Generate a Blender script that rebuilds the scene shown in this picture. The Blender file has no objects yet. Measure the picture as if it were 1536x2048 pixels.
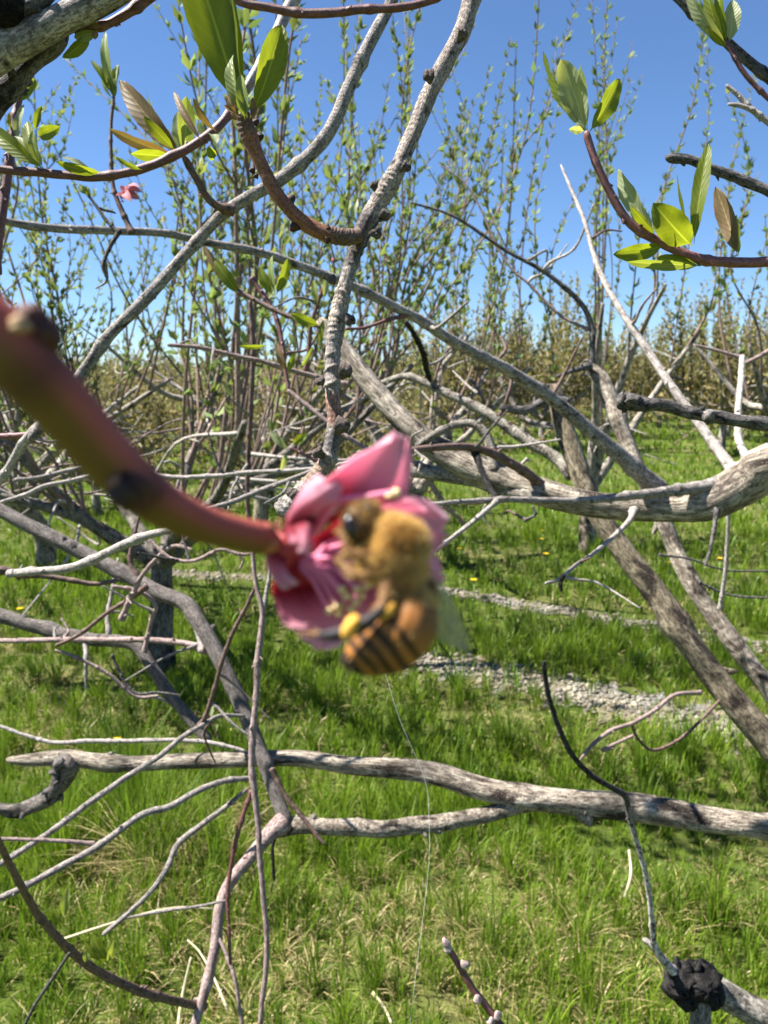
import bpy, bmesh, math, random
import numpy as np
from mathutils import Vector, Matrix

R = math.radians
rng = np.random.default_rng(7)
random.seed(7)
scene = bpy.context.scene
COL = scene.collection

# ------------------------------------------------------------------ camera
FPX = 1540.0                      # focal length in photograph pixels (1536 x 2048)
CAMZ, PITCH = 1.40, R(9.6)
cam = bpy.data.cameras.new('camera')
cam.sensor_fit = 'VERTICAL'; cam.sensor_height = 36.0
cam.lens = FPX / 2048.0 * 36.0
cam.clip_start = 0.005; cam.clip_end = 2000.0
cam.dof.use_dof = True
cam.dof.focus_distance = 0.265
cam.dof.aperture_fstop = cam.lens / 0.82      # 0.82 mm pupil
cam_o = bpy.data.objects.new('camera', cam); COL.objects.link(cam_o)
cam_o.location = (0, 0, CAMZ); cam_o.rotation_euler = (R(90) - PITCH, 0, 0)
scene.camera = cam_o
C0 = np.array([0, 0, CAMZ])
FW = np.array([0, math.cos(PITCH), -math.sin(PITCH)])
UPV = np.array([0, math.sin(PITCH), math.cos(PITCH)])
RT = np.array([1.0, 0, 0])

# ------------------------------------------------------------------ light
SUN_EL, SUN_AZ = R(57), R(-86)    # azimuth from +Y towards +X
world = bpy.data.worlds.new('World'); scene.world = world; world.use_nodes = True
wn = world.node_tree.nodes; wl = world.node_tree.links
bg = wn['Background']
sky = wn.new('ShaderNodeTexSky'); sky.sky_type = 'NISHITA'; sky.sun_disc = False
sky.sun_elevation = SUN_EL; sky.sun_rotation = SUN_AZ
sky.altitude = 1200; sky.air_density = 1.0; sky.dust_density = 0.0; sky.ozone_density = 9.0
wl.new(sky.outputs[0], bg.inputs[0]); bg.inputs[1].default_value = 0.05
sun = bpy.data.lights.new('sun', 'SUN'); sun.energy = 5.0; sun.angle = R(0.53); sun.color = (1, 0.96, 0.89)
sun_o = bpy.data.objects.new('sun', sun); COL.objects.link(sun_o)
sd = Vector((math.sin(SUN_AZ) * math.cos(SUN_EL), math.cos(SUN_AZ) * math.cos(SUN_EL), math.sin(SUN_EL)))
sun_o.rotation_euler = (-sd).to_track_quat('-Z', 'Y').to_euler(); sun_o.location = sd * 30
vs = scene.view_settings
vs.view_transform = 'Standard'; vs.look = 'None'; vs.exposure = 1.82; vs.gamma = 1.0; vs.use_curve_mapping = False

# ------------------------------------------------------------------ helpers
def P(x, y, d):
    """photo pixel + distance along the view axis -> world point"""
    return C0 + d * (FW + (x - 768.0) / FPX * RT - (y - 1024.0) / FPX * UPV)

def G(x, y, z=0.0):
    v = FW + (x - 768.0) / FPX * RT - (y - 1024.0) / FPX * UPV
    t = (z - CAMZ) / v[2]
    return C0 + t * v

def nrm(v):
    v = np.asarray(v, float); n = np.linalg.norm(v)
    return v / n if n > 1e-12 else v

def tag(o, label=None, cat=None, group=None, kind=None):
    if label: o['label'] = label
    if cat: o['category'] = cat
    if group: o['group'] = group
    if kind: o['kind'] = kind
    return o

def empty(name, loc, label=None, cat=None, group=None, rz=0.0):
    o = bpy.data.objects.new(name, None); COL.objects.link(o)
    o.empty_display_size = 0.01
    o.location = tuple(loc); o.rotation_euler = (0, 0, rz)
    return tag(o, label, cat, group)

WORLD = {}
def link(name, mesh, mats, parent=None, local=False):
    o = bpy.data.objects.new(name, mesh); COL.objects.link(o)
    if mats is not None and len(mesh.materials) == 0:
        for m in (mats if isinstance(mats, (list, tuple)) else [mats]): mesh.materials.append(m)
    if parent is not None:
        o.parent = parent
        if not local:
            root = parent
            off = Vector((0, 0, 0))
            while root is not None:
                off += root.location; root = root.parent
            o.location = -off          # vertices are given in world space (parents are not rotated)
    return o

class MB:
    def __init__(s):
        s.v = []; s.f = []; s.n = 0; s.bk = []; s.col = []; s.mi = []; s.uv = []
    def add(s, v, f, bk=None, col=None, mi=0, uv=None):
        v = np.asarray(v, float).reshape(-1, 3)
        for q in f: s.f.append(tuple(int(i) + s.n for i in q)); s.mi.append(mi)
        s.v.append(v); k = len(v); s.n += k
        s.bk.append(np.zeros((k, 3)) if bk is None else np.asarray(bk, float).reshape(-1, 3))
        c = np.ones((k, 4)) if col is None else np.asarray(col, float)
        if c.ndim == 1: c = np.tile(np.append(c[:3], 1.0), (k, 1))
        s.col.append(c)
        s.uv.append(np.zeros((k, 2)) if uv is None else np.asarray(uv, float).reshape(-1, 2))
    def mesh(s, name, smooth=True):
        me = bpy.data.meshes.new(name)
        v = np.concatenate(s.v)
        me.from_pydata(v.tolist(), [], s.f)
        a = me.attributes.new('bk', 'FLOAT_VECTOR', 'POINT'); a.data.foreach_set('vector', np.concatenate(s.bk).ravel())
        c = me.attributes.new('tint', 'FLOAT_COLOR', 'POINT'); c.data.foreach_set('color', np.concatenate(s.col).ravel())
        u = np.concatenate(s.uv); u3 = np.concatenate([u, np.zeros((len(u), 1))], 1)
        b = me.attributes.new('luv', 'FLOAT_VECTOR', 'POINT'); b.data.foreach_set('vector', u3.ravel())
        me.polygons.foreach_set('material_index', np.array(s.mi, dtype=np.int32))
        if smooth: me.polygons.foreach_set('use_smooth', np.ones(len(s.f), dtype=bool))
        me.update()
        return me

def fast_mesh(name, verts, faces_n, loops, tint=None, smooth=False):
    """verts (N,3), loops flat int, faces_n loop counts"""
    me = bpy.data.meshes.new(name)
    me.vertices.add(len(verts)); me.vertices.foreach_set('co', np.asarray(verts, np.float32).ravel())
    me.loops.add(len(loops)); me.loops.foreach_set('vertex_index', np.asarray(loops, np.int32))
    me.polygons.add(len(faces_n))
    st = np.zeros(len(faces_n), np.int32); st[1:] = np.cumsum(faces_n)[:-1]
    me.polygons.foreach_set('loop_start', st)
    if tint is not None:
        c = me.attributes.new('tint', 'FLOAT_COLOR', 'POINT'); c.data.foreach_set('color', np.asarray(tint, np.float32).ravel())
    me.update(calc_edges=True)
    if smooth: me.polygons.foreach_set('use_smooth', np.ones(len(faces_n), dtype=bool))
    return me

def spline(pts, n):
    """Catmull-Rom through rows of pts (any number of columns), n samples by arc length of the first 3 columns"""
    p = np.asarray(pts, float)
    if len(p) == 2:
        t = np.linspace(0, 1, n)[:, None]; return p[0] * (1 - t) + p[1] * t
    q = np.vstack([2 * p[0] - p[1], p, 2 * p[-1] - p[-2]])
    out = []
    for i in range(1, len(q) - 2):
        t = np.linspace(0, 1, 24, endpoint=False)[:, None]
        a, b, c, d = q[i - 1], q[i], q[i + 1], q[i + 2]
        out.append(0.5 * ((2 * b) + (-a + c) * t + (2 * a - 5 * b + 4 * c - d) * t ** 2 + (-a + 3 * b - 3 * c + d) * t ** 3))
    o = np.vstack(out + [p[-1:]])
    s = np.concatenate([[0], np.cumsum(np.linalg.norm(np.diff(o[:, :3], axis=0), axis=1))])
    u = np.linspace(0, s[-1], n)
    return np.stack([np.interp(u, s, o[:, k]) for k in range(o.shape[1])], 1)

def frames(c):
    T = np.gradient(c, axis=0); T /= np.maximum(np.linalg.norm(T, axis=1), 1e-12)[:, None]
    N = np.zeros_like(T)
    a = np.array([0, 0, 1.0]) if abs(T[0][2]) < 0.9 else np.array([1.0, 0, 0])
    N[0] = nrm(np.cross(T[0], a))
    for i in range(1, len(c)):
        v = N[i - 1] - T[i] * np.dot(N[i - 1], T[i]); N[i] = nrm(v)
    return T, N, np.cross(T, N)

def tube(mb, c, r, sides=10, lump=0.05, ridge=None, col=None, mi=0, rs=None, tipcap=True, flat=None):
    """c (n,3) centreline, r (n,) radii; ridge: per-ring multiplicative profile"""
    g = rs if rs is not None else rng
    c = np.asarray(c, float); r = np.asarray(r, float); n = len(c)
    T, N, B = frames(c)
    s = np.concatenate([[0], np.cumsum(np.linalg.norm(np.diff(c, axis=0), axis=1))])
    rm = max(r.mean(), 1e-6)
    ang = np.linspace(0, 2 * np.pi, sides, endpoint=False)
    A, S = np.meshgrid(ang, s / rm)
    L = np.zeros_like(A)
    for k in range(5):
        L += np.sin(g.integers(1, 4) * A + S * g.uniform(.15, 1.3) + g.uniform(0, 6.28)) / 5
    rad = r[:, None] * (1 + lump * 2.0 * L)
    if ridge is not None: rad = rad * ridge[:, None] if ridge.ndim == 1 else rad * ridge
    V = c[:, None, :] + rad[..., None] * (np.cos(A)[..., None] * N[:, None, :] + np.sin(A)[..., None] * B[:, None, :])
    bk = np.stack([np.cos(A), np.sin(A), S], -1) + g.uniform(-40, 40, 3)
    f = []
    for i in range(n - 1):
        b0 = i * sides; b1 = b0 + sides
        for j in range(sides):
            k = (j + 1) % sides
            f.append((b0 + j, b0 + k, b1 + k, b1 + j))
    V = V.reshape(-1, 3); bk = bk.reshape(-1, 3)
    V = np.vstack([V, c[0] - T[0] * r[0] * .35, c[-1] + T[-1] * r[-1] * .5]); bk = np.vstack([bk, bk[0], bk[-1]])
    a, b = n * sides, n * sides + 1
    for j in range(sides):
        k = (j + 1) % sides
        f.append((a, k, j)); f.append((b, (n - 1) * sides + j, (n - 1) * sides + k))
    if callable(col):
        col = col(np.cos(A)[..., None] * N[:, None, :] + np.sin(A)[..., None] * B[:, None, :], s / max(s[-1], 1e-9))
    if col is not None and np.asarray(col).ndim == 3:
        cc = np.asarray(col).reshape(-1, 4); cc = np.vstack([cc, cc[0], cc[-1]])
    else: cc = col
    mb.add(V, f, bk, cc, mi)

def knob(mb, p, direc, r, l, sides=7, col=None, mi=0, taper=.55, rough=.12):
    d = nrm(direc); p = np.asarray(p, float)
    c = np.array([p - d * r * .6, p, p + d * l * .35, p + d * l * .65, p + d * l * .88, p + d * l])
    tube(mb, c, np.array([r * 1.5, r * 1.2, r * 1.0, r * (taper + .2), r * taper * .7, r * taper * .25]), sides, rough, None, col, mi)

def ellipsoid(mb, c, ax, r, seg=14, rings=9, rough=0.0, col=None, mi=0):
    """ax: 3x3 rows are axes, r radii"""
    th = np.linspace(0, np.pi, rings + 1); ph = np.linspace(0, 2 * np.pi, seg, endpoint=False)
    v = []
    for t in th:
        for p in ph:
            k = 1 + rough * rng.uniform(-1, 1)
            v.append(np.array([math.sin(t) * math.cos(p), math.sin(t) * math.sin(p), math.cos(t)]) * k)
    v = np.array(v); bk = v * 2
    w = c + (v * np.asarray(r)) @ np.asarray(ax)
    f = []
    for i in range(rings):
        for j in range(seg):
            k = (j + 1) % seg
            f.append((i * seg + j, i * seg + k, (i + 1) * seg + k, (i + 1) * seg + j))
    mb.add(w, f, bk, col, mi)

# ------------------------------------------------------------------ materials
class NT:
    def __init__(s, name):
        s.m = bpy.data.materials.new(name); s.m.use_nodes = True
        s.t = s.m.node_tree; s.b = s.t.nodes['Principled BSDF']; s.out = s.t.nodes['Material Output']
    def n(s, k, **kw):
        o = s.t.nodes.new(k)
        for a, b in kw.items(): setattr(o, a, b)
        return o
    def l(s, a, b): s.t.links.new(a, b)
    def attr(s, name): return s.n('ShaderNodeAttribute', attribute_name=name)
    def mapping(s, src, scale):
        m = s.n('ShaderNodeMapping'); m.inputs['Scale'].default_value = scale; s.l(src, m.inputs[0]); return m.outputs[0]
    def noise(s, vec, scale, detail=4, rough=.55, dist=0):
        k = s.n('ShaderNodeTexNoise'); k.inputs['Scale'].default_value = scale; k.inputs['Detail'].default_value = detail
        k.inputs['Roughness'].default_value = rough; k.inputs['Distortion'].default_value = dist
        s.l(vec, k.inputs['Vector']); return k.outputs['Fac']
    def ramp(s, fac, stops):
        k = s.n('ShaderNodeValToRGB'); e = k.color_ramp.elements
        while len(e) < len(stops): e.new(.5)
        for i, (p, c) in enumerate(stops):
            e[i].position = p; e[i].color = tuple(c) + ((1,) if len(c) == 3 else ())
        s.l(fac, k.inputs[0]); return k.outputs[0]
    def mix(s, f, a, b, mode='MIX'):
        k = s.n('ShaderNodeMix', data_type='RGBA', blend_type=mode)
        for val, i in ((f, 0), (a, 6), (b, 7)):
            if hasattr(val, 'is_output') or hasattr(val, 'links'): s.l(val, k.inputs[i])
            else: k.inputs[i].default_value = val if i == 0 else (tuple(val) + (1,) if len(val) == 3 else val)
        return k.outputs[2]
    def math(s, op, a, b=None):
        k = s.n('ShaderNodeMath', operation=op)
        for i, val in enumerate((a, b)):
            if val is None: continue
            if hasattr(val, 'links'): s.l(val, k.inputs[i])
            else: k.inputs[i].default_value = val
        return k.outputs[0]
    def bump(s, h, strength=.5, dist=.001):
        k = s.n('ShaderNodeBump'); k.inputs['Strength'].default_value = strength; k.inputs['Distance'].default_value = dist
        s.l(h, k.inputs['Height']); s.l(k.outputs[0], s.b.inputs['Normal'])

MAT = {}
AK = .78
def bark(name, base, pale, dark, dark_amt=.42, bump=.6, dist=.0006, ring=.0, rough=.8, tint=True, spec=.3):
    base, pale, dark = (tuple(x * k for x in q) for q, k in ((base, AK * .78), (pale, AK * 1.32), (dark, AK * .62)))
    t = NT('bark_' + name); a = t.attr('bk').outputs['Vector']
    n1 = t.noise(t.mapping(a, (1.0, 1.0, .45)), 1.1, 5, .6, .3)
    n2 = t.noise(t.mapping(a, (2.2, 2.2, 1.0)), 2.6, 5, .65)
    n3 = t.noise(t.mapping(a, (.8, .8, .5)), .9, 4, .62, .5)
    n4 = t.noise(t.mapping(a, (3.0, 3.0, 9.0)), 2.2, 3, .6)       # cross-wise lenticels
    c = t.mix(t.ramp(n1, [(.32, (0, 0, 0)), (.66, (1, 1, 1))]), base, pale)
    c = t.mix(t.math('MULTIPLY', t.ramp(n2, [(.42, (1, 1, 1)), (.56, (0, 0, 0))]), .7), c, dark)
    lo = max(.02, dark_amt - .09)
    c = t.mix(t.ramp(n3, [(lo, (1, 1, 1)), (dark_amt + .03, (0, 0, 0))]), c, dark)
    c = t.mix(t.math('MULTIPLY', t.ramp(n4, [(.60, (0, 0, 0)), (.70, (1, 1, 1))]), .5), c, tuple(min(1, x * 1.35 + .03) for x in pale))
    n5 = t.noise(t.mapping(a, (2.0, 2.0, 7.0)), 1.7, 4, .65)
    c = t.mix(t.math('MULTIPLY', t.ramp(n5, [(.34, (1, 1, 1)), (.42, (0, 0, 0))]), .8), c, dark)
    if tint: c = t.mix(1.0, c, t.attr('tint').outputs['Color'], 'MULTIPLY')
    t.l(c, t.b.inputs['Base Color']); t.b.inputs['Roughness'].default_value = rough; t.b.inputs['Specular IOR Level'].default_value = spec
    h = t.math('ADD', n2, t.math('MULTIPLY', n4, .5))
    if ring:
        sx = t.n('ShaderNodeSeparateXYZ'); t.l(a, sx.inputs[0])
        w = t.math('SINE', t.math('ADD', t.math('MULTIPLY', sx.outputs[2], 9.0), t.math('MULTIPLY', n1, 9.0)))
        h = t.math('ADD', h, t.math('MULTIPLY', w, ring))
    t.bump(h, bump, dist)
    MAT[name] = t.m; return t.m
bark('grey',  (.22, .19, .165), (.45, .40, .365), (.05, .038, .032), .42, .9, .0007, .15)
bark('ring',  (.40, .335, .29), (.56, .50, .45), (.045, .032, .028), .40, 1.0, .0008, .15)
bark('limb',  (.24, .195, .15), (.56, .51, .43), (.055, .036, .026), .45, 1.0, .003, .12)
bark('moss',  (.24, .195, .12), (.46, .40, .29), (.04, .026, .018), .47, 1.0, .004)
bark('shade', (.12, .10, .088), (.22, .19, .17), (.05, .04, .034), .38, .8, .002)  # bark colour darkened to paint in the shade on the left limbs
bark('red',   (.13, .038, .036), (.22, .085, .075), (.045, .018, .017), .36, .5, .0003, 0, .5, True, .5)
bark('pink',  (.27, .17, .15), (.44, .34, .31), (.09, .05, .042), .38, .7, .0006)
bark('brown', (.12, .062, .045), (.23, .15, .12), (.04, .024, .02), .40, .7, .0004, 0, .65)
bark('dead',  (.08, .07, .065), (.24, .215, .20), (.018, .015, .014), .48, 1.0, .0008)
bark('black', (.016, .014, .013), (.05, .045, .042), (.006, .005, .005), .5, 1.0, .001, 0, .85, True, .2)
bark('pale',  (.38, .33, .29), (.60, .54, .49), (.10, .075, .062), .40, .8, .0008)
bark('spur',  (.25, .09, .045), (.34, .15, .08), (.085, .034, .022), .33, .5, .0003, 0, .6)
bark('shoot', (.20, .12, .095), (.32, .23, .19), (.08, .042, .034), .37, .3, .001)

def leafmat(name, top, under, vein, trans=.5, patch=None, tint=False, tb=(1.5, 1.4, .45)):
    top, under, vein = (tuple(x * .86 for x in q) for q in (top, under, vein))
    t = NT('leaf_' + name); t.b.inputs['Roughness'].default_value = .6 if tint else .45; t.b.inputs['Specular IOR Level'].default_value = .15 if tint else .3
    if tint:
        c = t.mix(1.0, top, t.attr('tint').outputs['Color'], 'MULTIPLY')
    else:
        uv = t.attr('luv').outputs['Vector']; sx = t.n('ShaderNodeSeparateXYZ'); t.l(uv, sx.inputs[0])
        u = t.math('ABSOLUTE', sx.outputs[0]); v = sx.outputs[1]
        n = t.noise(uv, 3.0, 4, .6)
        geo = t.n('ShaderNodeNewGeometry')
        c = t.mix(geo.outputs['Backfacing'], top, under)
        c = t.mix(t.math('MULTIPLY', t.ramp(n, [(.35, (0, 0, 0)), (.7, (1, 1, 1))]), .45), c, tuple(x * .55 for x in top))
        if patch: c = t.mix(t.ramp(t.noise(uv, 2.2, 3, .6), [(.46, (0, 0, 0)), (.62, (1, 1, 1))]), c, patch)
        s1 = t.math('FRACT', t.math('MULTIPLY', t.math('SUBTRACT', v, t.math('MULTIPLY', u, .16)), 11.0))
        vein1 = t.ramp(s1, [(.0, (1, 1, 1)), (.07, (0, 0, 0)), (.95, (0, 0, 0)), (1, (1, 1, 1))])
        c = t.mix(t.math('MULTIPLY', vein1, .3), c, vein)
        mid = t.ramp(u, [(.035, (1, 1, 1)), (.075, (0, 0, 0))])
        c = t.mix(mid, c, vein)
        hb = t.math('ADD', t.math('SINE', t.math('MULTIPLY', s1, 3.14)), t.math('MULTIPLY', n, .6))
        t.bump(hb, .35, .00025)
    t.l(c, t.b.inputs['Base Color'])
    tr = t.n('ShaderNodeBsdfTranslucent'); k = t.mix(1.0, c, tb, 'MULTIPLY'); t.l(k, tr.inputs[0])
    mx = t.n('ShaderNodeMixShader'); mx.inputs[0].default_value = trans
    t.l(t.b.outputs[0], mx.inputs[1]); t.l(tr.outputs[0], mx.inputs[2]); t.l(mx.outputs[0], t.out.inputs[0])
    MAT['leaf_' + name] = t.m; return t.m
leafmat('green',  (.17, .225, .018), (.20, .25, .03), (.36, .42, .08), .6)
leafmat('young',  (.20, .27, .04), (.27, .33, .10), (.42, .48, .2), .45)
leafmat('bronze', (.17, .14, .05), (.24, .17, .09), (.40, .30, .16), .42, (.20, .10, .05))
leafmat('pale',   (.30, .36, .16), (.38, .42, .24), (.5, .52, .3), .45)
leafmat('tuft',   (.225, .285, .115), (.2, .3, .1), (.3, .4, .1), .4, None, True, (1.05, 1.1, .6))
leafmat('far',    (.235, .24, .10), (.2, .3, .1), (.3, .4, .1), .35, None, True, (1, 1, .7))

def plain(name, col, rough=.7, spec=.4, trans=0, tint=False, nscale=0, ncol=None):
    t = NT(name); c = None
    if tint: c = t.mix(1.0, col, t.attr('tint').outputs['Color'], 'MULTIPLY')
    if nscale:
        tc = t.n('ShaderNodeTexCoord').outputs['Object']
        c = t.mix(t.ramp(t.noise(tc, nscale, 4, .6), [(.38, (0, 0, 0)), (.64, (1, 1, 1))]), col if c is None else c, ncol)
    if c is not None: t.l(c, t.b.inputs['Base Color'])
    else: t.b.inputs['Base Color'].default_value = tuple(col) + (1,)
    t.b.inputs['Roughness'].default_value = rough; t.b.inputs['Specular IOR Level'].default_value = spec
    if trans:
        tr = t.n('ShaderNodeBsdfTranslucent')
        if c is not None: t.l(c, tr.inputs[0])
        else: tr.inputs[0].default_value = tuple(col) + (1,)
        mx = t.n('ShaderNodeMixShader'); mx.inputs[0].default_value = trans
        t.l(t.b.outputs[0], mx.inputs[1]); t.l(tr.outputs[0], mx.inputs[2]); t.l(mx.outputs[0], t.out.inputs[0])
    MAT[name] = t.m; return t.m
plain('grass_blade', (1, 1, 1), .45, .35, .4, True)
plain('stone', (.195, .175, .147), .85, .3, 0, True)
plain('dandelion_yellow', (.85, .62, .02), .6, .3, .3)
plain('stalk', (.20, .30, .08), .6, .3, .2)
plain('straw', (.62, .55, .38), .7, .3, .3)
plain('anther', (.80, .62, .30), .7, .3)
plain('calyx', (.36, .03, .045), .5, .4, .15, False, 900, (.46, .09, .075))
plain('scale', (.36, .10, .07), .6, .3, .1, False, 700, (.48, .26, .17))
plain('silk', (.8, .8, .78), .3, .5)
plain('dry_petal', (.42, .17, .19), .7, .3, .3)
plain('small_petal', (.75, .42, .48), .7, .3, .4)
plain('fur', (1, 1, 1), .55, .3, .4, True)
plain('pollen', (.62, .36, .08), .8, .2, 0, False, 2500, (.62, .30, .02))

def petalmat():
    t = NT('petal'); uv = t.attr('luv').outputs['Vector']; sx = t.n('ShaderNodeSeparateXYZ'); t.l(uv, sx.inputs[0])
    v = sx.outputs[1]
    n = t.noise(t.mapping(uv, (5.0, .7, 1)), 3.2, 5, .6)
    vv = t.math('ADD', v, t.math('MULTIPLY', t.math('SUBTRACT', n, .5), .45))
    c = t.ramp(vv, [(.03, (.20, .004, .012)), (.34, (.42, .015, .05)), (.56, (.86, .36, .47)), (1.0, (.95, .64, .73))])
    t.l(c, t.b.inputs['Base Color']); t.b.inputs['Roughness'].default_value = .5; t.b.inputs['Specular IOR Level'].default_value = .35
    try: t.b.inputs['Sheen Weight'].default_value = .15
    except Exception: pass
    t.bump(t.noise(t.mapping(uv, (9, .8, 1)), 3, 3), .5, .0006)
    tr = t.n('ShaderNodeBsdfTranslucent'); t.l(t.mix(1.0, c, (1.0, .9, .95), 'MULTIPLY'), tr.inputs[0])
    mx = t.n('ShaderNodeMixShader'); mx.inputs[0].default_value = .55
    t.l(t.b.outputs[0], mx.inputs[1]); t.l(tr.outputs[0], mx.inputs[2]); t.l(mx.outputs[0], t.out.inputs[0])
    MAT['petal'] = t.m
petalmat()
plain('filament', (.86, .30, .47), .5, .4, .35)
plain('throat', (.36, .012, .03), .5, .4, .2)

def twigmat():
    t = NT('green_red_twig'); a = t.attr('bk').outputs['Vector']
    n = t.noise(t.mapping(a, (1, 1, .3)), 1.5, 4, .55); n2 = t.noise(a, 9, 3, .6)
    c = t.mix(t.math('MULTIPLY', t.ramp(n, [(.35, (0, 0, 0)), (.7, (1, 1, 1))]), .5), t.attr('tint').outputs['Color'], (.75, .6, .5), 'MULTIPLY')
    c = t.mix(t.math('MULTIPLY', t.ramp(n2, [(.6, (0, 0, 0)), (.72, (1, 1, 1))]), .6), c, (1.7, 1.9, 1.8), 'MULTIPLY')
    t.l(c, t.b.inputs['Base Color']); t.b.inputs['Roughness'].default_value = .6; t.b.inputs['Specular IOR Level'].default_value = .3
    t.bump(n2, .35, .0003); MAT['twig'] = t.m
twigmat()

def beemat():
    t = NT('bee_body'); c = t.attr('tint').outputs['Color']
    tc = t.n('ShaderNodeTexCoord').outputs['Object']; n = t.noise(tc, 1800, 3, .6)
    k = t.mix(t.math('MULTIPLY', n, .12), c, (.10, .05, .02))
    t.l(k, t.b.inputs['Base Color']); t.b.inputs['Roughness'].default_value = .6; t.b.inputs['Specular IOR Level'].default_value = .5
    t.bump(n, .25, .0001); t.b.inputs['Specular IOR Level'].default_value = .25; MAT['bee'] = t.m
    t = NT('bee_eye'); t.b.inputs['Base Color'].default_value = (.012, .008, .007, 1); t.b.inputs['Roughness'].default_value = .16; MAT['eye'] = t.m
    t = NT('bee_wing'); t.b.inputs['Base Color'].default_value = (.38, .34, .19, 1); t.b.inputs['Roughness'].default_value = .3
    ts = t.n('ShaderNodeBsdfTransparent'); ts.inputs[0].default_value = (.93, .93, .86, 1)
    uv = t.attr('luv').outputs['Vector']
    vo = t.n('ShaderNodeTexVoronoi', feature='DISTANCE_TO_EDGE'); vo.inputs['Scale'].default_value = 5
    t.l(t.mapping(uv, (1.0, .55, 1)), vo.inputs['Vector'])
    f = t.ramp(vo.outputs['Distance'], [(.02, (.85, .85, .85)), (.06, (.68, .68, .68))])
    mx = t.n('ShaderNodeMixShader'); t.l(f, mx.inputs[0]); t.l(ts.outputs[0], mx.inputs[1]); t.l(t.b.outputs[0], mx.inputs[2]); t.l(mx.outputs[0], t.out.inputs[0])
    MAT['wing'] = t.m
beemat()

# ------------------------------------------------------------------ ground, track, grass
def lowf(x, y, sc, seed):
    g = np.random.default_rng(seed); o = np.zeros_like(x)
    for k in range(7):
        a = g.uniform(0, 6.28); w = g.uniform(.5, 1.6) / sc
        o += np.sin((x * math.cos(a) + y * math.sin(a)) * w * 6.28 + g.uniform(0, 6.28))
    return o / 3.2

def groundmat():
    t = NT('ground_grass'); tc = t.n('ShaderNodeTexCoord').outputs['Object']
    n1 = t.noise(tc, .9, 5, .6); n2 = t.noise(tc, 14, 6, .7); n3 = t.noise(tc, 70, 4, .7)
    c = t.mix(t.ramp(n2, [(.35, (0, 0, 0)), (.65, (1, 1, 1))]), (.034, .052, .009), (.085, .125, .017))
    c = t.mix(t.ramp(n1, [(.48, (0, 0, 0)), (.66, (.5, .5, .5))]), c, (.22, .18, .085))
    c = t.mix(t.math('MULTIPLY', t.ramp(n3, [(.5, (0, 0, 0)), (.75, (1, 1, 1))]), .5), c, (.13, .11, .05))
    t.l(c, t.b.inputs['Base Color']); t.b.inputs['Roughness'].default_value = .9; t.b.inputs['Specular IOR Level'].default_value = .1
    t.bump(t.math('ADD', n2, n3), .8, .02); MAT['ground'] = t.m
    t = NT('gravel'); tc = t.n('ShaderNodeTexCoord').outputs['Object']
    vo = t.n('ShaderNodeTexVoronoi'); vo.inputs['Scale'].default_value = 55; t.l(tc, vo.inputs['Vector'])
    n = t.noise(tc, 3.5, 5, .65)
    c = t.mix(.3, (.175, .150, .118), vo.outputs['Color'], 'OVERLAY')
    hs = t.n('ShaderNodeHueSaturation'); hs.inputs['Saturation'].default_value = .35; t.l(c, hs.inputs['Color'])
    c = t.mix(t.ramp(n, [(.40, (0, 0, 0)), (.60, (1, 1, 1))]), hs.outputs[0], (.15, .12, .07))
    t.l(c, t.b.inputs['Base Color']); t.b.inputs['Roughness'].default_value = .92; t.b.inputs['Specular IOR Level'].default_value = .15
    t.bump(vo.outputs['Distance'], .8, .012); MAT['gravel'] = t.m
groundmat()
gm = MB(); S = 900.0
gm.add([(-S, -60, 0), (S, -60, 0), (S, S, 0), (-S, S, 0)], [(0, 1, 2, 3)])
tag(link('ground', gm.mesh('ground', False), MAT['ground']), kind='structure')

# two worn wheel tracks of pale gravel; centre lines from the photograph
TR = []
for pix, wid in (([(820, 1325), (930, 1338), (1040, 1362), (1180, 1395), (1330, 1428), (1536, 1470), (1800, 1530)], .20),
                 ([(300, 1140), (400, 1152), (640, 1160), (860, 1180), (1000, 1203), (1180, 1232), (1340, 1262), (1536, 1296), (1800, 1340)], .11)):
    pl = np.array([G(x, y)[:2] for x, y in pix]); c = spline(np.c_[pl, np.zeros(len(pl))], 160)[:, :2]
    TR.append((c, wid))
def track_dist(x, y):
    """signed: distance to the nearest track centre over its half width"""
    best = np.full(x.shape, 9.0)
    for c, w in TR:
        for i in range(0, len(c), 2):
            d = np.hypot(x - c[i, 0], y - c[i, 1]) / w; best = np.minimum(best, d)
    return best
sv, sf = [], []
for k, (c, w) in enumerate(TR):
    t_ = np.gradient(c, axis=0); t_ /= np.linalg.norm(t_, axis=1)[:, None]; nn = np.c_[-t_[:, 1], t_[:, 0]]
    a = np.arange(len(c)); m = MB(); rows = []
    e1 = w * (.8 + .28 * np.sin(a * .37 + k) + .2 * np.sin(a * 1.13) + .12 * rng.uniform(-1, 1, len(c)))
    e2 = w * (.8 + .28 * np.sin(a * .31 + 2 + k) + .2 * np.sin(a * .97) + .12 * rng.uniform(-1, 1, len(c)))
    L = c + nn * e1[:, None]; Rr = c - nn * e2[:, None]
    V = np.vstack([np.c_[L, np.full(len(c), .004)], np.c_[c, np.full(len(c), .006)], np.c_[Rr, np.full(len(c), .004)]]); n = len(c)
    F = [(i, i + n, i + n + 1, i + 1) for i in range(n - 1)] + [(i + n, i + 2 * n, i + 2 * n + 1, i + n + 1) for i in range(n - 1)]
    m.add(V, F); tag(link('gravel_track', m.mesh('gravel_track', False), MAT['gravel']), kind='structure')

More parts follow.
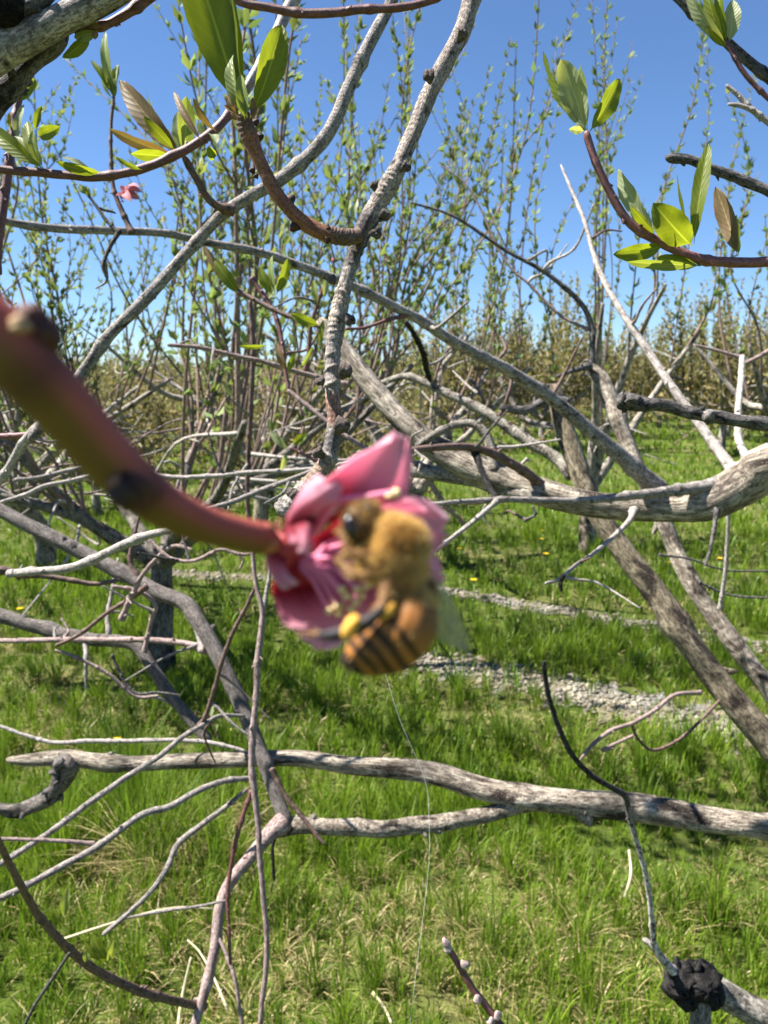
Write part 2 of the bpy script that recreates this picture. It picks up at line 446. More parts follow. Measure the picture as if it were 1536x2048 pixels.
def stones():
    n = 7000; vs_, fs, lo, ti = [], [], [], []
    base = np.array([(1, 0, 0), (-1, 0, 0), (0, 1, 0), (0, -1, 0), (0, 0, 1), (0, 0, -1)], float)
    tri = np.array([(0, 2, 4), (2, 1, 4), (1, 3, 4), (3, 0, 4), (2, 0, 5), (1, 2, 5), (3, 1, 5), (0, 3, 5)])
    k = 0
    for c, w in TR:
        m = n // 2; idx = rng.integers(0, len(c), m)
        p = c[idx] + rng.normal(0, w * .42, (m, 2)); p[:, 0] += rng.uniform(-.03, .03, m)
        s = rng.gamma(2.2, .0034, m).clip(.002, .03)
        for j in range(m):
            v = base * s[j] * rng.uniform(.6, 1.25, (6, 3)) * np.array([1, 1, .6]); a = rng.uniform(0, 6.28)
            r_ = np.array([[math.cos(a), -math.sin(a), 0], [math.sin(a), math.cos(a), 0], [0, 0, 1]])
            vs_.append(v @ r_.T + np.array([p[j, 0], p[j, 1], .004 + s[j] * .25])); lo.append(tri + k); k += 6
            g = rng.uniform(.55, 1.45); ti.append(np.tile((g * 1.02, g, g * rng.uniform(.86, 1.0), 1), (6, 1)))
    me = fast_mesh('gravel_stones', np.concatenate(vs_), np.full(len(lo) * 8, 3), np.concatenate(lo).ravel(), np.concatenate(ti))
    tag(link('gravel_stones', me, MAT['stone']), 'loose pale gravel stones strewn over the worn tracks', 'gravel', kind='stuff')
stones()

def grass():
    # candidates by distance band: (near, far, count, blade length, width)
    P2, H, W = [], [], []
    for y0, y1, n, l, w in ((.9, 2.4, 85000, .095, .0023), (2.4, 4.2, 110000, .105, .003), (4.2, 7.5, 85000, .11, .0045), (7.5, 14, 46000, .11, .009), (14, 34, 40000, .14, .02)):
        y = np.sqrt(rng.uniform(y0 ** 2, y1 ** 2, n)); x = rng.uniform(-.72, .72, n) * (y + .9)
        P2.append(np.c_[x, y]); H.append(np.full(n, l)); W.append(np.full(n, w))
    p = np.vstack(P2); h = np.concatenate(H); w = np.concatenate(W)
    # gather into tufts
    cell = .055 + .02 * p[:, 1] * .5
    jit = np.random.default_rng(3)
    q = np.floor(p / cell[:, None])
    hsh = np.sin(q[:, 0] * 12.9898 + q[:, 1] * 78.233) * 43758.5453; hx = hsh - np.floor(hsh)
    hsh2 = np.sin(q[:, 0] * 39.346 + q[:, 1] * 11.135) * 24634.6345; hy = hsh2 - np.floor(hsh2)
    cen = (q + np.c_[hx, hy]) * cell[:, None]
    pull = rng.uniform(0, .75, len(p))
    p2 = p + (cen - p) * pull[:, None]
    out = (p2 - cen) / cell[:, None]
    big = lowf(p2[:, 0], p2[:, 1], 1.3, 11); mid = lowf(p2[:, 0], p2[:, 1], .35, 12); dry = lowf(p2[:, 0], p2[:, 1], .8, 13)
    td = track_dist(p2[:, 0], p2[:, 1])
    keep = (td > 1.0 + .25 * mid) | (rng.uniform(0, 1, len(p)) < .09 + .16 * (td > .35) + .3 * (td > .75))
    tall = np.clip(.75 + .35 * big + .35 * mid + .7 * (hx > .86), .3, 2.2)
    tall[td < 1.6] *= .75
    h = h * tall * rng.uniform(.5, 1.35, len(p))
    # a dark lush tussock seen lower left, and a soft one beside the track
    for (gx, gy), rr, k in ((G(300, 1740)[:2], .30, 2.4), (G(230, 1600)[:2], .3, 1.6), (G(1000, 1400)[:2], .22, 1.7), (G(1130, 1880)[:2], .2, 1.7), (G(1450, 1560)[:2], .35, 1.6)):
        dd = np.hypot(p2[:, 0] - gx, p2[:, 1] - gy); h *= 1 + (k - 1) * np.exp(-(dd / rr) ** 2)
    isdry = (rng.uniform(0, 1, len(p)) < np.clip(.13 + .26 * dry - .12 * (tall - 1) + .12 * (p2[:, 1] < 2.1), .02, .7)) & (p2[:, 1] < 14)
    h[isdry] *= rng.uniform(.3, .8, isdry.sum())
    p2, h, w, out, isdry, hx, hy, big = [a[keep] for a in (p2, h, w, out, isdry, hx, hy, big)]
    weed = (rng.uniform(0, 1, len(p2)) < .05) & ~isdry; w = np.where(weed, w * 3.2, w); h = np.where(weed, h * .6, h)
    n = len(p2); az = rng.uniform(0, 6.28, n); lean = rng.uniform(.05, .55, n) + isdry * .7
    d = np.c_[np.cos(az), np.sin(az)] * .8 + out * .9; d /= np.maximum(np.linalg.norm(d, axis=1), 1e-6)[:, None]
    side = np.c_[-d[:, 1], d[:, 0], np.zeros(n)]
    side = side * .6 + np.c_[rng.uniform(-1, 1, n), rng.uniform(-1, 1, n), np.zeros(n)] * .6; side /= np.linalg.norm(side, axis=1)[:, None]
    base = np.c_[p2, np.full(n, -.004)]
    w = w * rng.uniform(.6, 1.5, n); V = np.zeros((n, 7, 3))
    for i, (t, wf) in enumerate(((0, .8), (.4, 1.0), (.75, .7))):
        c = base + np.c_[d, np.zeros(n)] * (h * lean * t ** 1.8)[:, None] + np.c_[np.zeros((n, 2)), h * t * (1 - .3 * lean * t)]
        V[:, 2 * i] = c - side * (w * wf * .5)[:, None]; V[:, 2 * i + 1] = c + side * (w * wf * .5)[:, None]
    V[:, 6] = base + np.c_[d, np.zeros(n)] * (h * lean)[:, None] + np.c_[np.zeros((n, 2)), h * (1 - .35 * lean)]
    o = (np.arange(n) * 7)[:, None]
    quads = np.concatenate([o + np.array([0, 1, 3, 2]), o + np.array([2, 3, 5, 4])], 1).reshape(-1, 4)
    tris = o + np.array([4, 5, 6])
    loops = np.concatenate([quads.ravel(), tris.ravel()]); fn = np.concatenate([np.full(len(quads), 4), np.full(len(tris), 3)])
    g0 = np.array([.078, .140, .010]); g1 = np.array([.198, .295, .022]); gd = np.array([.42, .34, .16])
    k = np.clip(.45 + .25 * big + .5 * (hy - .5) + rng.normal(0, .22, n), 0, 1)[:, None]
    c = g0 * (1 - k) + g1 * k; c = c * rng.uniform(.8, 1.2, (n, 1)); c[weed] *= (.62, .78, .9); c[isdry] = gd * rng.uniform(.6, 1.3, (isdry.sum(), 1))
    ti = np.ones((n, 7, 4)); ti[:, :, :3] = c[:, None, :]
    me = fast_mesh('grass', V.reshape(-1, 3), fn, loops, ti.reshape(-1, 4))
    tag(link('grass', me, MAT['grass_blade']), 'green spring grass with dry straw covering the orchard floor', 'grass', kind='stuff')
    print('grass blades', n)
grass()

# ------------------------------------------------------------------ leaves
def leaf_geo(mb, b, tip, wid, side, bend=.12, fold=.35, wave=.04, serr=.02, nu=14, nv=6, petiole=.08, shape=.62, mi=0, col=None, twist=0.0):
    """b, tip world points; wid full width; side: unit-ish vector across the leaf"""
    b = np.asarray(b, float); tip = np.asarray(tip, float); ax = tip - b; L = np.linalg.norm(ax); a = ax / L
    s = nrm(side - a * np.dot(side, a)); nn = np.cross(a, s)
    t = np.linspace(0, 1, nu + 1); prof = np.maximum(t, 1e-4) ** shape * (1 - t) ** .72; prof /= prof.max()
    pt = np.clip((t - petiole) / (1 - petiole), 0, 1); prof = np.where(t < petiole, .06, np.maximum(np.interp(pt, t, prof), .06 * (1 - t)))
    us = np.linspace(-1, 1, nv + 1); V = []; UV = []
    ph = rng.uniform(0, 6.28)
    for i, tt in enumerate(t):
        tw = twist * tt; s2 = s * math.cos(tw) + nn * math.sin(tw); n2 = -s * math.sin(tw) + nn * math.cos(tw)
        c = b + ax * tt + n2 * bend * L * math.sin(math.pi * tt * .9) * 1.0
        for u in us:
            e = abs(u) ** 1.0
            w = wid * .5 * prof[i] * (1 + (serr if i % 2 else -serr) * (abs(u) > .9))
            z = fold * e * w + wave * wid * abs(u) ** 2 * math.sin(tt * 15 + ph + (2 if u > 0 else 0))
            V.append(c + s2 * w * u * math.sqrt(max(.05, 1 - (fold * .6) ** 2)) + n2 * z); UV.append((u, tt))
    m = nv + 1
    F = [(i * m + j, i * m + j + 1, (i + 1) * m + j + 1, (i + 1) * m + j) for i in range(nu) for j in range(nv)]
    mb.add(V, F, None, col, mi, UV)

def pix_leaf(parent, bx, by, tx, ty, w, d, mat='green', roll=0.0, dd=0.0, bend=.10, fold=.35, name='leaf', twist=0.0, wave=.04, shape=.62):
    """leaf from pixel (bx,by) to (tx,ty), real width w px; roll turns it about its axis; dd = depth change to the tip"""
    b = P(bx, by, d); t = P(tx, ty, d + dd); a = nrm(t - b)
    view = nrm((b + t) / 2 - C0); s = nrm(np.cross(a, view)); n = np.cross(s, a)
    side = s * math.cos(R(roll)) + n * math.sin(R(roll))
    mb = MB(); leaf_geo(mb, b, t, w * d / FPX, side, bend, fold, wave, twist=twist + rng.uniform(-.35, .35), shape=shape)
    return link(name, mb.mesh(name), MAT['leaf_' + mat], parent)

# ------------------------------------------------------------------ branches
WS = .69      # traced widths include blur: scale to the stem itself
def branch(parent, name, pts, d, mat='grey', d1=None, lump=.05, nodes=.5, knobs=None, sides=None, extra=None, wob=.03, ringed=None, label=None, mb=None, tintf=None, build=True, kl=1.0, tail=None):
    """pts (x, y, width px); depth goes from d to d1 along it (or 4th entry per point)"""
    q = []
    m = len(pts)
    for i, p in enumerate(pts):
        dep = p[3] if len(p) > 3 else (d if d1 is None else d + (d1 - d) * i / (m - 1))
        w = P(p[0], p[1], dep); q.append([w[0], w[1], w[2], p[2] * WS * .5 * dep / FPX])
    if tail: q += [list(t) for t in tail]
    q = np.array(q)
    fl0, fl1 = q[0, 3] > 1.12 * q[-1, 3], q[-1, 3] > 1.12 * q[0, 3]
    if fl0: q[0, :3] += nrm(q[0, :3] - q[1, :3]) * q[0, 3] * .7
    if fl1: q[-1, :3] += nrm(q[-1, :3] - q[-2, :3]) * q[-1, 3] * .7
    L = np.sum(np.linalg.norm(np.diff(q[:, :3], axis=0), axis=1)); rm = q[:, 3].mean()
    pxl = L / (np.mean([d, d if d1 is None else d1])) * FPX
    n = int(np.clip(L / (rm * .55), 12, 150)) if ringed is None else 520
    c = spline(q, n); r = np.maximum(c[:, 3], 1e-5); c = c[:, :3].copy()
    if sides is None: sides = 14 if rm * FPX / d > 14 else (10 if rm * FPX / d > 7 else 7)
    s = np.linspace(0, L, n)
    for k in range(3):
        a = rng.normal(0, 1, 3); a /= np.linalg.norm(a); c += a * (rm * wob * np.sin(s / rm * rng.uniform(.12, .5) + rng.uniform(0, 6.28)))[:, None]
    rid = np.ones(n)
    nk = int(nodes * L / (rm * 14)) if nodes else 0
    pos = []
    for k in range(nk):
        s0 = (k + rng.uniform(.2, .8)) / nk * L; rid += rng.uniform(.12, .3) * np.exp(-((s - s0) / (rm * 1.0)) ** 2); pos.append(s0)
    if ringed is not None:
        for f0, f1, cnt, amp in ringed:
            for k in range(cnt):
                s0 = (f0 + (f1 - f0) * (k + rng.uniform(.25, .75)) / cnt) * L; wd = rm * rng.uniform(.10, .2)
                x_ = (s - s0) / wd; rid += amp * rng.uniform(.6, 1.3) * np.where(x_ < 0, np.exp(-x_ ** 2 * .25), np.exp(-x_ ** 2 * 2.5))
    own = mb is None
    if own: mb = MB()
    tint = None
    if tintf is not None: tint = tintf
    if ringed is not None:
        # rings run slightly askew and uneven around the stem
        ang = np.linspace(0, 2 * np.pi, sides, endpoint=False)
        R2 = np.stack([np.interp(s + rm * .35 * np.sin(a + s / rm * .3), s, rid) for a in ang], 1)
        rid = R2
    r = r.copy()
    if fl0: r *= 1 + .4 * np.exp(-(s / (r[0] * 2.2)) ** 2)
    else: r[0] *= .55; r[1] *= .88
    if fl1: r *= 1 + .4 * np.exp(-((L - s) / (r[-1] * 2.2)) ** 2)
    else: r[-1] *= .55; r[-2] *= .88
    global LASTC
    LASTC = (c, r)
    tube(mb, c, r, sides, lump, rid, tint)
    T = np.gradient(c, axis=0)
    kn = len(pos) if knobs is None else knobs
    for k in range(kn):
        i = int(rng.uniform(.04, .96) * n) if knobs is not None or k >= len(pos) else min(n - 1, int(pos[k] / L * n))
        tt = nrm(T[i]); a = rng.normal(0, 1, 3); a = nrm(a - tt * np.dot(a, tt))
        knob(mb, c[i] + a * r[i] * .8, a + tt * rng.uniform(.3, 1.0), r[i] * rng.uniform(.28, .5), r[i] * rng.uniform(.6, 1.5) * kl, 6)
    if extra: extra(mb, c, r, T)
    if not own or not build: return c
    o = link(name, mb.mesh(name), MAT[mat], parent)
    if label: o['label'] = label
    return o

# ------------------------------------------------------------------ orchard trees behind
def tuft_arrays(c, spacing, leaf, start, rs, per=(3, 5), tintbase=(1, 1, 1)):
    """leaf tufts along a shoot centreline: returns verts, loops, tints"""
    s = np.concatenate([[0], np.cumsum(np.linalg.norm(np.diff(c, axis=0), axis=1))]); L = s[-1]
    V, F, Cc = [], [], []; k = 0; u = start * L; ph = rs.uniform(0, 6.28)
    while u < L:
        p = np.array([np.interp(u, s, c[:, i]) for i in range(3)])
        q = np.array([np.interp(min(L, u + .02), s, c[:, i]) for i in range(3)]); a = nrm(q - p) if u < L - .02 else nrm(c[-1] - c[-2])
        x = nrm(np.cross(a, [.3, .9, .1])); y = np.cross(a, x); ph += 2.4
        for j in range(rs.integers(*per)):
            an = ph + rs.normal(0, .7); o = x * math.cos(an) + y * math.sin(an)
            el = rs.uniform(.35, 1.05); d = nrm(a * math.cos(el) + o * math.sin(el)); sd_ = np.cross(d, o if abs(np.dot(d, o)) < .98 else a); sd_ = nrm(sd_)
            n_ = np.cross(sd_, d); l = leaf * rs.uniform(.55, 1.2) * (1 - .35 * (u / L) ** 3); w = l * rs.uniform(.15, .24)
            b = p + o * .002
            V += [b, b + d * l * .45 + sd_ * w + n_ * w * .4, b + d * l + n_ * l * .08 * rs.normal(), b + d * l * .45 - sd_ * w + n_ * w * .4]
            F += [(k, k + 1, k + 2), (k, k + 2, k + 3)]; k += 4
            g = rs.uniform(.6, 1.3); h = rs.uniform(-.12, .16)
            Cc += [(g * (1 + h) * tintbase[0], g * tintbase[1], g * (1 - h) * tintbase[2], 1)] * 4
        u += spacing * rs.uniform(.6, 1.4)
    return V, F, Cc

def tri_mesh(name, V, F, Cc):
    return fast_mesh(name, np.array(V), np.full(len(F), 3), np.array(F).ravel(), np.array(Cc))

def orchard_tree(loc, seed, H, spread, nlimb, nshoot, label, leaf=.05, spacing=.07, trunk_r=.055, group='peach trees standing in the orchard rows',
                 aim=None, ntwig=14, dark=1.0, blossoms=0, crotch=.55, lean=.3, bushy=4, stray=.13):
    rs = np.random.default_rng(seed)
    loc = np.array([loc[0], loc[1], 0.0]); root = empty('peach_tree', loc, label, 'tree', group)
    def put(name, mb, mat): return link(name, mb.mesh(name), MAT[mat], root, local=True)
    mb = MB(); cr = np.array([rs.normal(0, .04), rs.normal(0, .04), crotch])
    c = spline(np.array([[0, 0, -.04], [.015, .01, crotch * .5], cr]), 14)
    tube(mb, c, np.linspace(trunk_r * 1.35, trunk_r, 14), 12, .1, None, (dark, dark, dark), rs=rs); put('trunk', mb, 'moss')
    limbs = []
    a0 = rs.uniform(0, 6.28)
    for k in range(nlimb):
        a = a0 + k * 6.283 / nlimb + rs.normal(0, .25); o = np.array([math.cos(a), math.sin(a), 0]); sp = spread * rs.uniform(.75, 1.1)
        hz = H * rs.uniform(.33, .48)
        pts = [cr - [0, 0, .03], cr + o * sp * .3 + [0, 0, (hz - crotch) * rs.uniform(.25, .5)], cr + o * sp * .65 + [0, 0, (hz - crotch) * rs.uniform(.55, .75)] + rs.normal(0, .05, 3), o * sp + [0, 0, hz]]
        c = spline(np.array(pts), 26); mb = MB(); tube(mb, c, np.linspace(trunk_r * .72, trunk_r * .22, 26), 9, .1, None, (dark, dark, dark), rs=rs); put('limb', mb, 'limb'); limbs.append(c)
    for k in range(ntwig):
        c0 = limbs[rs.integers(nlimb)]; p = c0[rs.integers(6, 25)]; a = rs.uniform(0, 6.28); l = rs.uniform(.3, .75)
        d = np.array([math.cos(a), math.sin(a), rs.uniform(-.3, .35)])
        pts = [p, p + d * l * .5 + rs.normal(0, .05, 3), p + d * l + [0, 0, rs.uniform(-.25, .1)]]
        c = spline(np.array(pts), 12); mb = MB(); tube(mb, c, np.linspace(.008, .003, 12), 6, .1, None, rs=rs); put('twig', mb, 'pale' if rs.uniform() < .6 else 'pink')
    for k in range(nshoot):
        c0 = limbs[k % nlimb]; i = int(np.clip(rs.uniform(.25, 1.0) * 25, 3, 25)); p = c0[i]
        o = nrm(np.array([p[0], p[1], 0]) + rs.normal(0, .15, 3) * [1, 1, 0]); top = H * rs.uniform(.62, 1.0) if rs.uniform() < .85 else H * rs.uniform(.45, .65)
        l = max(.35, top - p[2]); ln = rs.uniform(.0, lean * 1.8)
        e = p + o * l * ln + np.array([rs.normal(0, stray) * l, rs.normal(0, stray) * l, l])
        pts = [p, p + o * l * ln * .55 + [0, 0, l * .3] + rs.normal(0, .05, 3), p + o * l * ln * .85 + [0, 0, l * .65] + rs.normal(0, .06, 3), e]
        n = 22; c = spline(np.array(pts), n); mb = MB(); g = rs.uniform(.7, 1.3)
        tube(mb, c, np.linspace(rs.uniform(.0055, .012), .002, n), 6, .05, None, (g, g, g), rs=rs)
        side_c = []
        for q_ in range(rs.integers(0, bushy)):
            i_ = rs.integers(3, 16); l2 = l * rs.uniform(.15, .45); a_ = rs.uniform(0, 6.28); d2 = np.array([math.cos(a_) * .45, math.sin(a_) * .45, 1.0])
            c2 = spline(np.array([c[i_], c[i_] + d2 * l2 * .5 * [1.3, 1.3, .8] + rs.normal(0, .02, 3), c[i_] + d2 * l2]), 10)
            tube(mb, c2, np.linspace(.0042, .0014, 10), 5, .05, None, (g, g, g), rs=rs); side_c.append(c2)
        sh = put('shoot', mb, 'shoot')
        V, F, Cc = tuft_arrays(c, spacing * rs.uniform(.6, 1.2), leaf * rs.uniform(.85, 1.25), rs.uniform(.05, .5), rs)
        for c2 in side_c:
            v, f, cc = tuft_arrays(c2, spacing, leaf * .9, .15, rs); F += [(x + len(V), y + len(V), z + len(V)) for x, y, z in f]; V += v; Cc += cc
        lv = link('leaves', tri_mesh('leaves', V, F, Cc), MAT['leaf_tuft'], sh, local=True); lv['kind'] = 'stuff'
        if k < blossoms:
            b = MB(); q = c[rs.integers(5, 18)]
            for j in range(5):
                d = rs.normal(0, 1, 3); d = nrm(d); leaf_geo(b, q, q + d * .016, .014, rs.normal(0, 1, 3), .2, .3, nu=4, nv=2)
            link('blossom', b.mesh('blossom'), MAT['small_petal'], root, local=True)
    return root

b1 = G(322, 1345)
orchard_tree(b1, 21, 3.45, 1.35, 7, 76, 'leafy peach tree with dark trunk and dense upright shoots beside the near track', .058, .052, .05, dark=.55, blossoms=8, ntwig=64, bushy=3)
b2 = G(905, 1100)
orchard_tree(P(838, 1024, 5.9) * [1, 1, 0], 22, 4.0, 1.15, 6, 34, 'peach tree across the tracks with a sheaf of upright shoots behind the hanging ringed branch', .066, .065, .06, blossoms=4, ntwig=26, bushy=3)
orchard_tree(P(1175, 1024, 6.4) * [1, 1, 0], 23, 4.55, .9, 5, 17, 'peach tree with sparse tall curving shoots behind the leaning mossy limb', .075, .075, .06, ntwig=8, lean=.12, bushy=1, stray=.05)
orchard_tree(P(1590, 1024, 6.2) * [1, 1, 0], 27, 4.0, 1.1, 5, 16, 'peach tree with sparse tall shoots behind the knotted end of the pale limb', .075, .075, .06, ntwig=8, lean=.1, bushy=1, stray=.05)
orchard_tree(P(520, 1024, 7.4) * [1, 1, 0], 25, 4.0, 1.3, 6, 26, 'peach tree with many upright shoots standing behind the dark trunked tree', .066, .07, .06, ntwig=30, bushy=2)
orchard_tree(P(80, 1024, 5.6) * [1, 1, 0], 26, 3.7, 1.2, 6, 26, 'peach tree with upright shoots behind the blurred flowering twig', .066, .065, .06, ntwig=30, bushy=2)

# far rows: a few shapes, copied
def far_proto(seed, H, spread, nsh):
    rs = np.random.default_rng(seed); mb = MB()
    tube(mb, spline(np.array([[0, 0, -.05], [.02, 0, .3], [0, .02, .6]]), 6), np.linspace(.08, .06, 6), 7, .1, None, rs=rs)
    V, F, Cc = [], [], []
    for k in range(7):
        a = k * .9 + rs.normal(0, .2); o = np.array([math.cos(a), math.sin(a), 0])
        c = spline(np.array([[0, 0, .55], o * spread * .5 + [0, 0, H * .3], o * spread + [0, 0, H * .45]]), 9)
        tube(mb, c, np.linspace(.045, .018, 9), 6, .1, None, rs=rs)
        for j in range(nsh // 7):
            p = c[rs.integers(2, 9)]; h = H * rs.uniform(.6, 1) - p[2]; q = p + o * h * rs.uniform(0, .25) + np.array([rs.normal(0, .1), rs.normal(0, .1), h])
            cs = spline(np.array([p, (p + q) / 2 + rs.normal(0, .05, 3), q]), 8); tube(mb, cs, np.linspace(.008, .003, 8), 4, 0, None, rs=rs)
            v, f, cc = tuft_arrays(cs, .075, .125, .0, rs, (3, 5), (1.06, .98, .9)); f = [(x + len(V), y + len(V), z + len(V)) for x, y, z in f]
            if rs.uniform() < .3:
                cc = [(x * 1.9, y * 1.5, z * 2.4, 1) if rs.uniform() < .25 else (x, y, z, 1) for x, y, z, _ in cc]
            V += v; F += f; Cc += cc
    for k in range(70):
        a = rs.uniform(0, 6.28); r_ = spread * math.sqrt(rs.uniform(.05, 1)); p = np.array([math.cos(a) * r_, math.sin(a) * r_, rs.uniform(.35, H * .5)]); d = nrm(rs.normal(0, 1, 3) + [0, 0, .6])
        cs = spline(np.array([p, p + d * .3 + rs.normal(0, .04, 3), p + d * .6]), 7); tube(mb, cs, np.linspace(.009, .003, 7), 4, 0, None, (1.5, 1.4, 1.3), rs=rs)
        v, f, cc = tuft_arrays(cs, .07, .11, .0, rs, (2, 5), (1.1, .95, .85)); f = [(x + len(V), y + len(V), z + len(V)) for x, y, z in f]; V += v; F += f; Cc += cc
    return mb.mesh('trunk'), tri_mesh('crown', V, F, Cc)
FP = [far_proto(31, 3.0, 1.25, 77), far_proto(32, 3.3, 1.15, 77), far_proto(33, 2.8, 1.3, 70), far_proto(34, 3.15, 1.2, 77)]
for a, b in FP: a.materials.append(MAT['limb']); b.materials.append(MAT['leaf_far'])
nfar = 0
for row in range(-1, 9):
    y0 = 17.0 + row * (4.6 if row < 5 else 6.0)
    half = y0 * .62 + 4
    for x in (np.arange(-half, half, 2.6 if row < 3 else 3.2) if row >= 0 else np.arange(-9, .5, 2.3)):
        if nfar >= 170: break
        xx = x + rng.uniform(-.4, .4); yy = y0 - x * .30 + rng.uniform(-.3, .3)
        if yy < 12 or (xx < yy * .06 and yy < 50) or (row < 0): continue
        k = int(rng.integers(4)); r_ = rng.uniform(0, 6.28); sc = rng.uniform(.88, 1.14)
        root = empty('orchard_tree', (xx, yy, 0), 'small leafing orchard tree in the rows far beyond the tracks', 'tree', 'far orchard trees', r_)
        root.scale = (sc, sc, sc)
        for nm, me in zip(('trunk', 'crown'), FP[k]):
            o = bpy.data.objects.new(nm, me); COL.objects.link(o); o.parent = root
        nfar += 1
for row in range(6):
    y0 = 8.6 + row * 3.4
    for x in np.arange(-y0 * .72, y0 * .10, 1.55 + row * .15):
        xx = x + rng.uniform(-.3, .3); yy = y0 + rng.uniform(-.5, .5)
        k = int(rng.integers(4)); r_ = rng.uniform(0, 6.28); sc = rng.uniform(.50, .62) + .012 * row
        root = empty('low_orchard_tree', (xx, yy, 0), 'low pruned bushy tree in the tangle behind the upright shoots', 'tree', 'low pruned trees behind the dark trunked tree', r_)
        root.scale = (sc * 1.15, sc * 1.15, sc)
        for nm, me in zip(('trunk', 'crown'), FP[k]):
            o = bpy.data.objects.new(nm, me); COL.objects.link(o); o.parent = root
def far_mass():
    rs = np.random.default_rng(41); n = 90000
    y = np.sqrt(rs.uniform(46 ** 2, 260 ** 2, n)); x = rs.uniform(-.8, .8, n) * y
    row = np.round(y / 4.6) * 4.6 + rs.normal(0, .8, n); z = rs.uniform(.3, 1, n) ** .8 * (2.7 + .5 * lowf(x, row, 9.0, 5))
    b = np.c_[x, row, np.maximum(z, .2)]; s = .2 + .002 * y
    d1 = rs.normal(0, 1, (n, 3)); d1 /= np.linalg.norm(d1, axis=1)[:, None]; d2 = np.cross(d1, rs.normal(0, 1, (n, 3))); d2 /= np.linalg.norm(d2, axis=1)[:, None]
    V = np.stack([b - d1 * s[:, None], b + d2 * s[:, None] * .6, b + d1 * s[:, None], b - d2 * s[:, None] * .6], 1)
    o = (np.arange(n) * 4)[:, None]; q = (o + np.array([0, 1, 2, 3]))
    g = rs.uniform(.55, 1.15, n); ti = np.ones((n, 4, 4)); ti[..., 0] = (g * 1.02)[:, None]; ti[..., 1] = (g * .98)[:, None]; ti[..., 2] = (g * .95)[:, None]
    me = fast_mesh('far_orchard', V.reshape(-1, 3), np.full(n, 4), q.ravel(), ti.reshape(-1, 4))
    tag(link('far_orchard', me, MAT['leaf_far']), 'hazy brown green mass of orchard rows along the horizon', 'orchard', kind='stuff')
far_mass()

# ------------------------------------------------------------------ dandelions and straw
dh = MB()
for k in range(26):
    a = k * 2.4; r_ = .016 * math.sqrt((k + 1) / 26); v = np.array([math.cos(a) * r_, math.sin(a) * r_, .006 - r_ * .2])
    leaf_geo(dh, (math.cos(a) * .002, math.sin(a) * .002, 0), v, .006, np.array([-math.sin(a), math.cos(a), 0]), .1, .1, nu=3, nv=2)
dhm = dh.mesh('flower_head'); dhm.materials.append(MAT['dandelion_yellow'])
ds = MB(); tube(ds, np.array([[0, 0, -.13], [.004, 0, -.07], [0, 0, 0]]), np.array([.0025, .0025, .003]), 6, 0); dsm = ds.mesh('stem'); dsm.materials.append(MAT['stalk'])
for x, y in ((920, 1097), (1085, 1062), (1083, 1078), (1092, 1108), (1340, 1126), (1440, 1117), (948, 1160), (232, 1481), (40, 1218), (1345, 918), (1405, 915)):
    g = G(x, y, .165); o = empty('dandelion', g, 'yellow dandelion flower head standing above the grass', 'flower', 'dandelions dotted in the grass')
    for nm, me in (('flower_head', dhm), ('stem', dsm)):
        c = bpy.data.objects.new(nm, me); COL.objects.link(c); c.parent = o; sc = rng.uniform(1.25, 1.7); c.scale = (sc, sc, 1.3)
    
def straw(pts, label, w=.0025):
    q = np.array([np.append(G(x, y, z), 0)[:3] for x, y, z in pts]); mb = MB(); c = spline(q, 16)
    o = link('straw_stalk', None or (tube(mb, c, np.linspace(w, w * .6, 16), 6, .1) or mb.mesh('straw_stalk')), MAT['straw'])
    tag(o, label, 'straw')
straw([(355, 2060, .01), (365, 1990, .05), (382, 1915, .12)], 'upright pale straw stalk in the grass below the forked pinkish branch', .004)
straw([(455, 2020, .03), (430, 1960, .06), (400, 1905, .07), (375, 1880, .08)], 'leaning dry straw stalk under the pinkish hanging branch', .003)
straw([(1250, 1795, .06), (1262, 1750, .12), (1258, 1700, .16)], 'short bleached straw tuft beside the thin pale dead twig', .005)
straw([(745, 1985, .02), (768, 2015, .01), (785, 2050, .01)], 'bleached straw lying on short grass near the red budded twig', .004)
straw([(120, 1880, .12), (250, 1838, .2), (350, 1815, .22), (430, 1818, .2)], 'long grey bent grass stalk arching behind the pinkish hanging branch', .0025)

# ------------------------------------------------------------------ the near peach tree: limbs that meet right of the view
CR = P(1880, 1900, 1.42)
tree = empty('peach_tree', (CR[0] + .03, CR[1] + .03, 0), 'gnarled old peach tree with pale spreading limbs crossing in front of the tracks', 'tree')
def scars(seed, n, lo=.3, start=0.0):
    # dark rough bark scars wrapped part-way round a limb
    g = np.random.default_rng(seed); ps = [(g.uniform(start, 1), g.uniform(.004, .02), g.uniform(0, 6.28), g.uniform(.5, 1)) for _ in range(n)]
    def f(nn, t):
        k = np.ones(nn.shape[:2]); a = np.linspace(0, 2 * np.pi, nn.shape[1], endpoint=False)[None, :]
        for p, w, ph, am in ps: k *= 1 - (1 - lo) * am * np.exp(-((t[:, None] - p - .006 * np.sin(a * 2 + ph)) / w) ** 2) * (.55 + .45 * np.cos(a - ph))
        return np.concatenate([k[..., None] * np.array((1, .95, .9)), np.ones(nn.shape[:2] + (1,))], -1)
    return f
def tl(*q): return [(a, b, c, r) for a, b, c, r in q]
crt = (CR[0], CR[1], CR[2], .055)
m = MB(); tube(m, spline(np.array([CR * [1, 1, 0] + [.05, .05, -.05], CR * [1, 1, .5] + [.03, .03, 0], CR + [0, 0, .04]]), 16), np.linspace(.105, .082, 16), 16, .1)
link('trunk', m.mesh('trunk'), MAT['moss'], tree)
def proj(p):
    v = p - C0; z = v @ FW; return 768 + FPX * (v @ RT) / z, 1024 - FPX * (v @ UPV) / z, z
